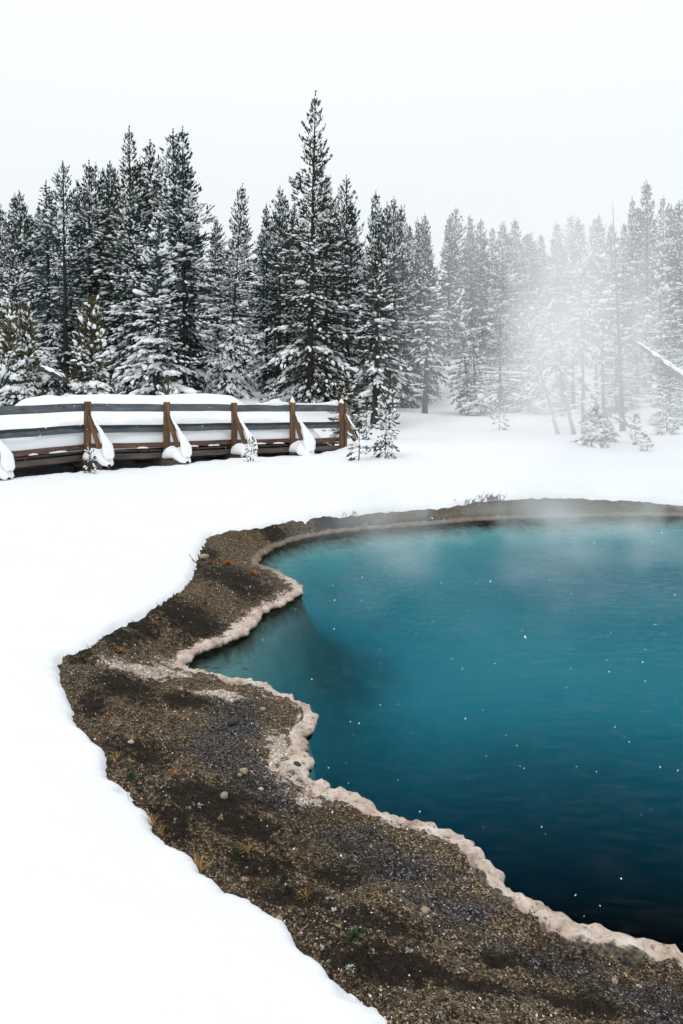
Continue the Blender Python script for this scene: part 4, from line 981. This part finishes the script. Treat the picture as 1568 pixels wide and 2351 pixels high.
# dry shrub on the far bank
def dry_shrub(xp, Y, n, h, label):
    X = (xp - XC) / FPX * Y; z = .24; q = random.Random(xp); paths, rads = [], []
    for _ in range(n):
        a = q.uniform(0, 6.28); l_ = h * q.uniform(.5, 1.1); o = np.array([q.gauss(0, .12), q.gauss(0, .05), -.03]); d = np.array([math.cos(a) * .5, math.sin(a) * .5, 1.0])
        P = [o, o + d * l_ * .5 + [q.gauss(0, .01), 0, 0], o + d * l_ * [1.3, 1.3, 1]]; paths.append(P); rads.append([.005, .004, .002])
        for _ in range(2): e = np.array([q.uniform(-1, 1), q.uniform(-1, 1), .8]) * l_ * .3; paths.append([P[1], P[1] + e * .6, P[1] + e]); rads.append([.0035, .003, .0015])
    v, f = tubes(paths, rads, 4); obj('dry_shrub', mesh('dry_shrub', v, f), M_BARK, loc=(X, Y, z), label=label, category='shrub')
dry_shrub(1125, 14.25, 34, .20, 'leafless dry shrub on the far bank in the steam')
dry_shrub(1085, 14.0, 16, .14, 'lower dry shrub beside the leafless one on the far bank')
dry_shrub(805, 12.75, 8, .10, 'few bare stalks at the far snow edge')


# ------------------------------------------------------------------ steam off the pool, falling snow
def steam_material():
    m, nt, n, l, b = material('steam')
    n.remove(b); out = n['Material Output']; co = coords(nt)
    sp = n.new('ShaderNodeSeparateXYZ'); l.new(co, sp.inputs[0]); x, y, z = sp.outputs
    def mr(v, a, b_, c=0., d=1.):
        r_ = N(nt, 'ShaderNodeMapRange', interpolation_type='SMOOTHSTEP'); l.new(v, r_.inputs[0])
        for i, q in ((1, a), (2, b_), (3, c), (4, d)): r_.inputs[i].default_value = q
        return r_.outputs[0]
    mp = N(nt, 'ShaderNodeMapping'); mp.inputs['Scale'].default_value = (1, .7, .55); l.new(co, mp.inputs[0])
    nz = noise(nt, mp.outputs[0], .30, 2.5, .6, .8)
    body = mr(nz, .40, .62, .06, 1.15)
    side = mth(nt, 'MULTIPLY', mr(mth(nt, 'SUBTRACT', x, mth(nt, 'MULTIPLY', y, .055)), -.4, 5.0), mr(x, 13.5, 18, 1, 0))
    depth = mth(nt, 'MULTIPLY', mr(y, 12, 19), mr(y, 25, 28.5, 1, 0))
    high = mth(nt, 'MULTIPLY', mr(mth(nt, 'ADD', z, mth(nt, 'MULTIPLY', mth(nt, 'MAXIMUM', mth(nt, 'SUBTRACT', x, 6.5), 0), .75)), 5.5, 10.5, 1, .0), mr(z, .3, 1.4, .35, 1))
    plume = mth(nt, 'MULTIPLY', mth(nt, 'MULTIPLY', body, side), mth(nt, 'MULTIPLY', depth, high))
    # thin veil lying on the water
    nz2 = noise(nt, mp.outputs[0], .9, 2, .6, .6)
    veil = mth(nt, 'MULTIPLY', mr(nz2, .43, .70), mth(nt, 'MULTIPLY', mr(z, .15, 1.0, 1, 0), mth(nt, 'MULTIPLY', mr(y, 5.2, 12.5), mr(y, 15.0, 17, 1, 0))))
    veil = mth(nt, 'MULTIPLY', veil, mr(mth(nt, 'SUBTRACT', x, mth(nt, 'MULTIPLY', y, .02)), -1.2, 1.0))
    den = mth(nt, 'ADD', mth(nt, 'MULTIPLY', plume, .135), mth(nt, 'MULTIPLY', veil, .60))
    v = n.new('ShaderNodeVolumePrincipled'); v.inputs['Color'].default_value = (.985, .995, 1.0, 1); v.inputs['Anisotropy'].default_value = .0
    l.new(den, v.inputs['Density']); l.new(v.outputs[0], out.inputs['Volume'])
    return m
def box(name, lo, hi):
    V = [(x, y, z) for x in (lo[0], hi[0]) for y in (lo[1], hi[1]) for z in (lo[2], hi[2])]
    return mesh(name, V, [(0, 1, 3, 2), (4, 6, 7, 5), (0, 4, 5, 1), (2, 3, 7, 6), (0, 2, 6, 4), (1, 5, 7, 3)], smooth=False)
obj('steam', box('steam', (-2.5, 5.0, .12), (18, 28.6, 10.8)), steam_material(), kind='stuff', label='white steam drifting off the hot pool', category='steam')
n = 3200; fr_ = np.random.default_rng(99)
Yf = 2.2 + 20 * fr_.random(n) ** 1.2; P = np.c_[(fr_.random(n) * 1.2 - .6) * (Yf + 1), Yf, fr_.random(n) * 2.4 + .1]
gz = terrain(P[:, 0], P[:, 1]); P = P[P[:, 2] > .3]; n = len(P)
s = .0012 + .0018 * fr_.random(n) ** 2; d = np.c_[fr_.normal(-.25, .5, n), fr_.normal(0, .5, n), -np.ones(n)]
v, f = place(*OCT, P, d, s * 1.9, s, s, .3, fr_)
obj('falling_snow', mesh('falling_snow', v, f), M_BSNOW, kind='stuff', label='snowflakes drifting down through the air', category='snow')
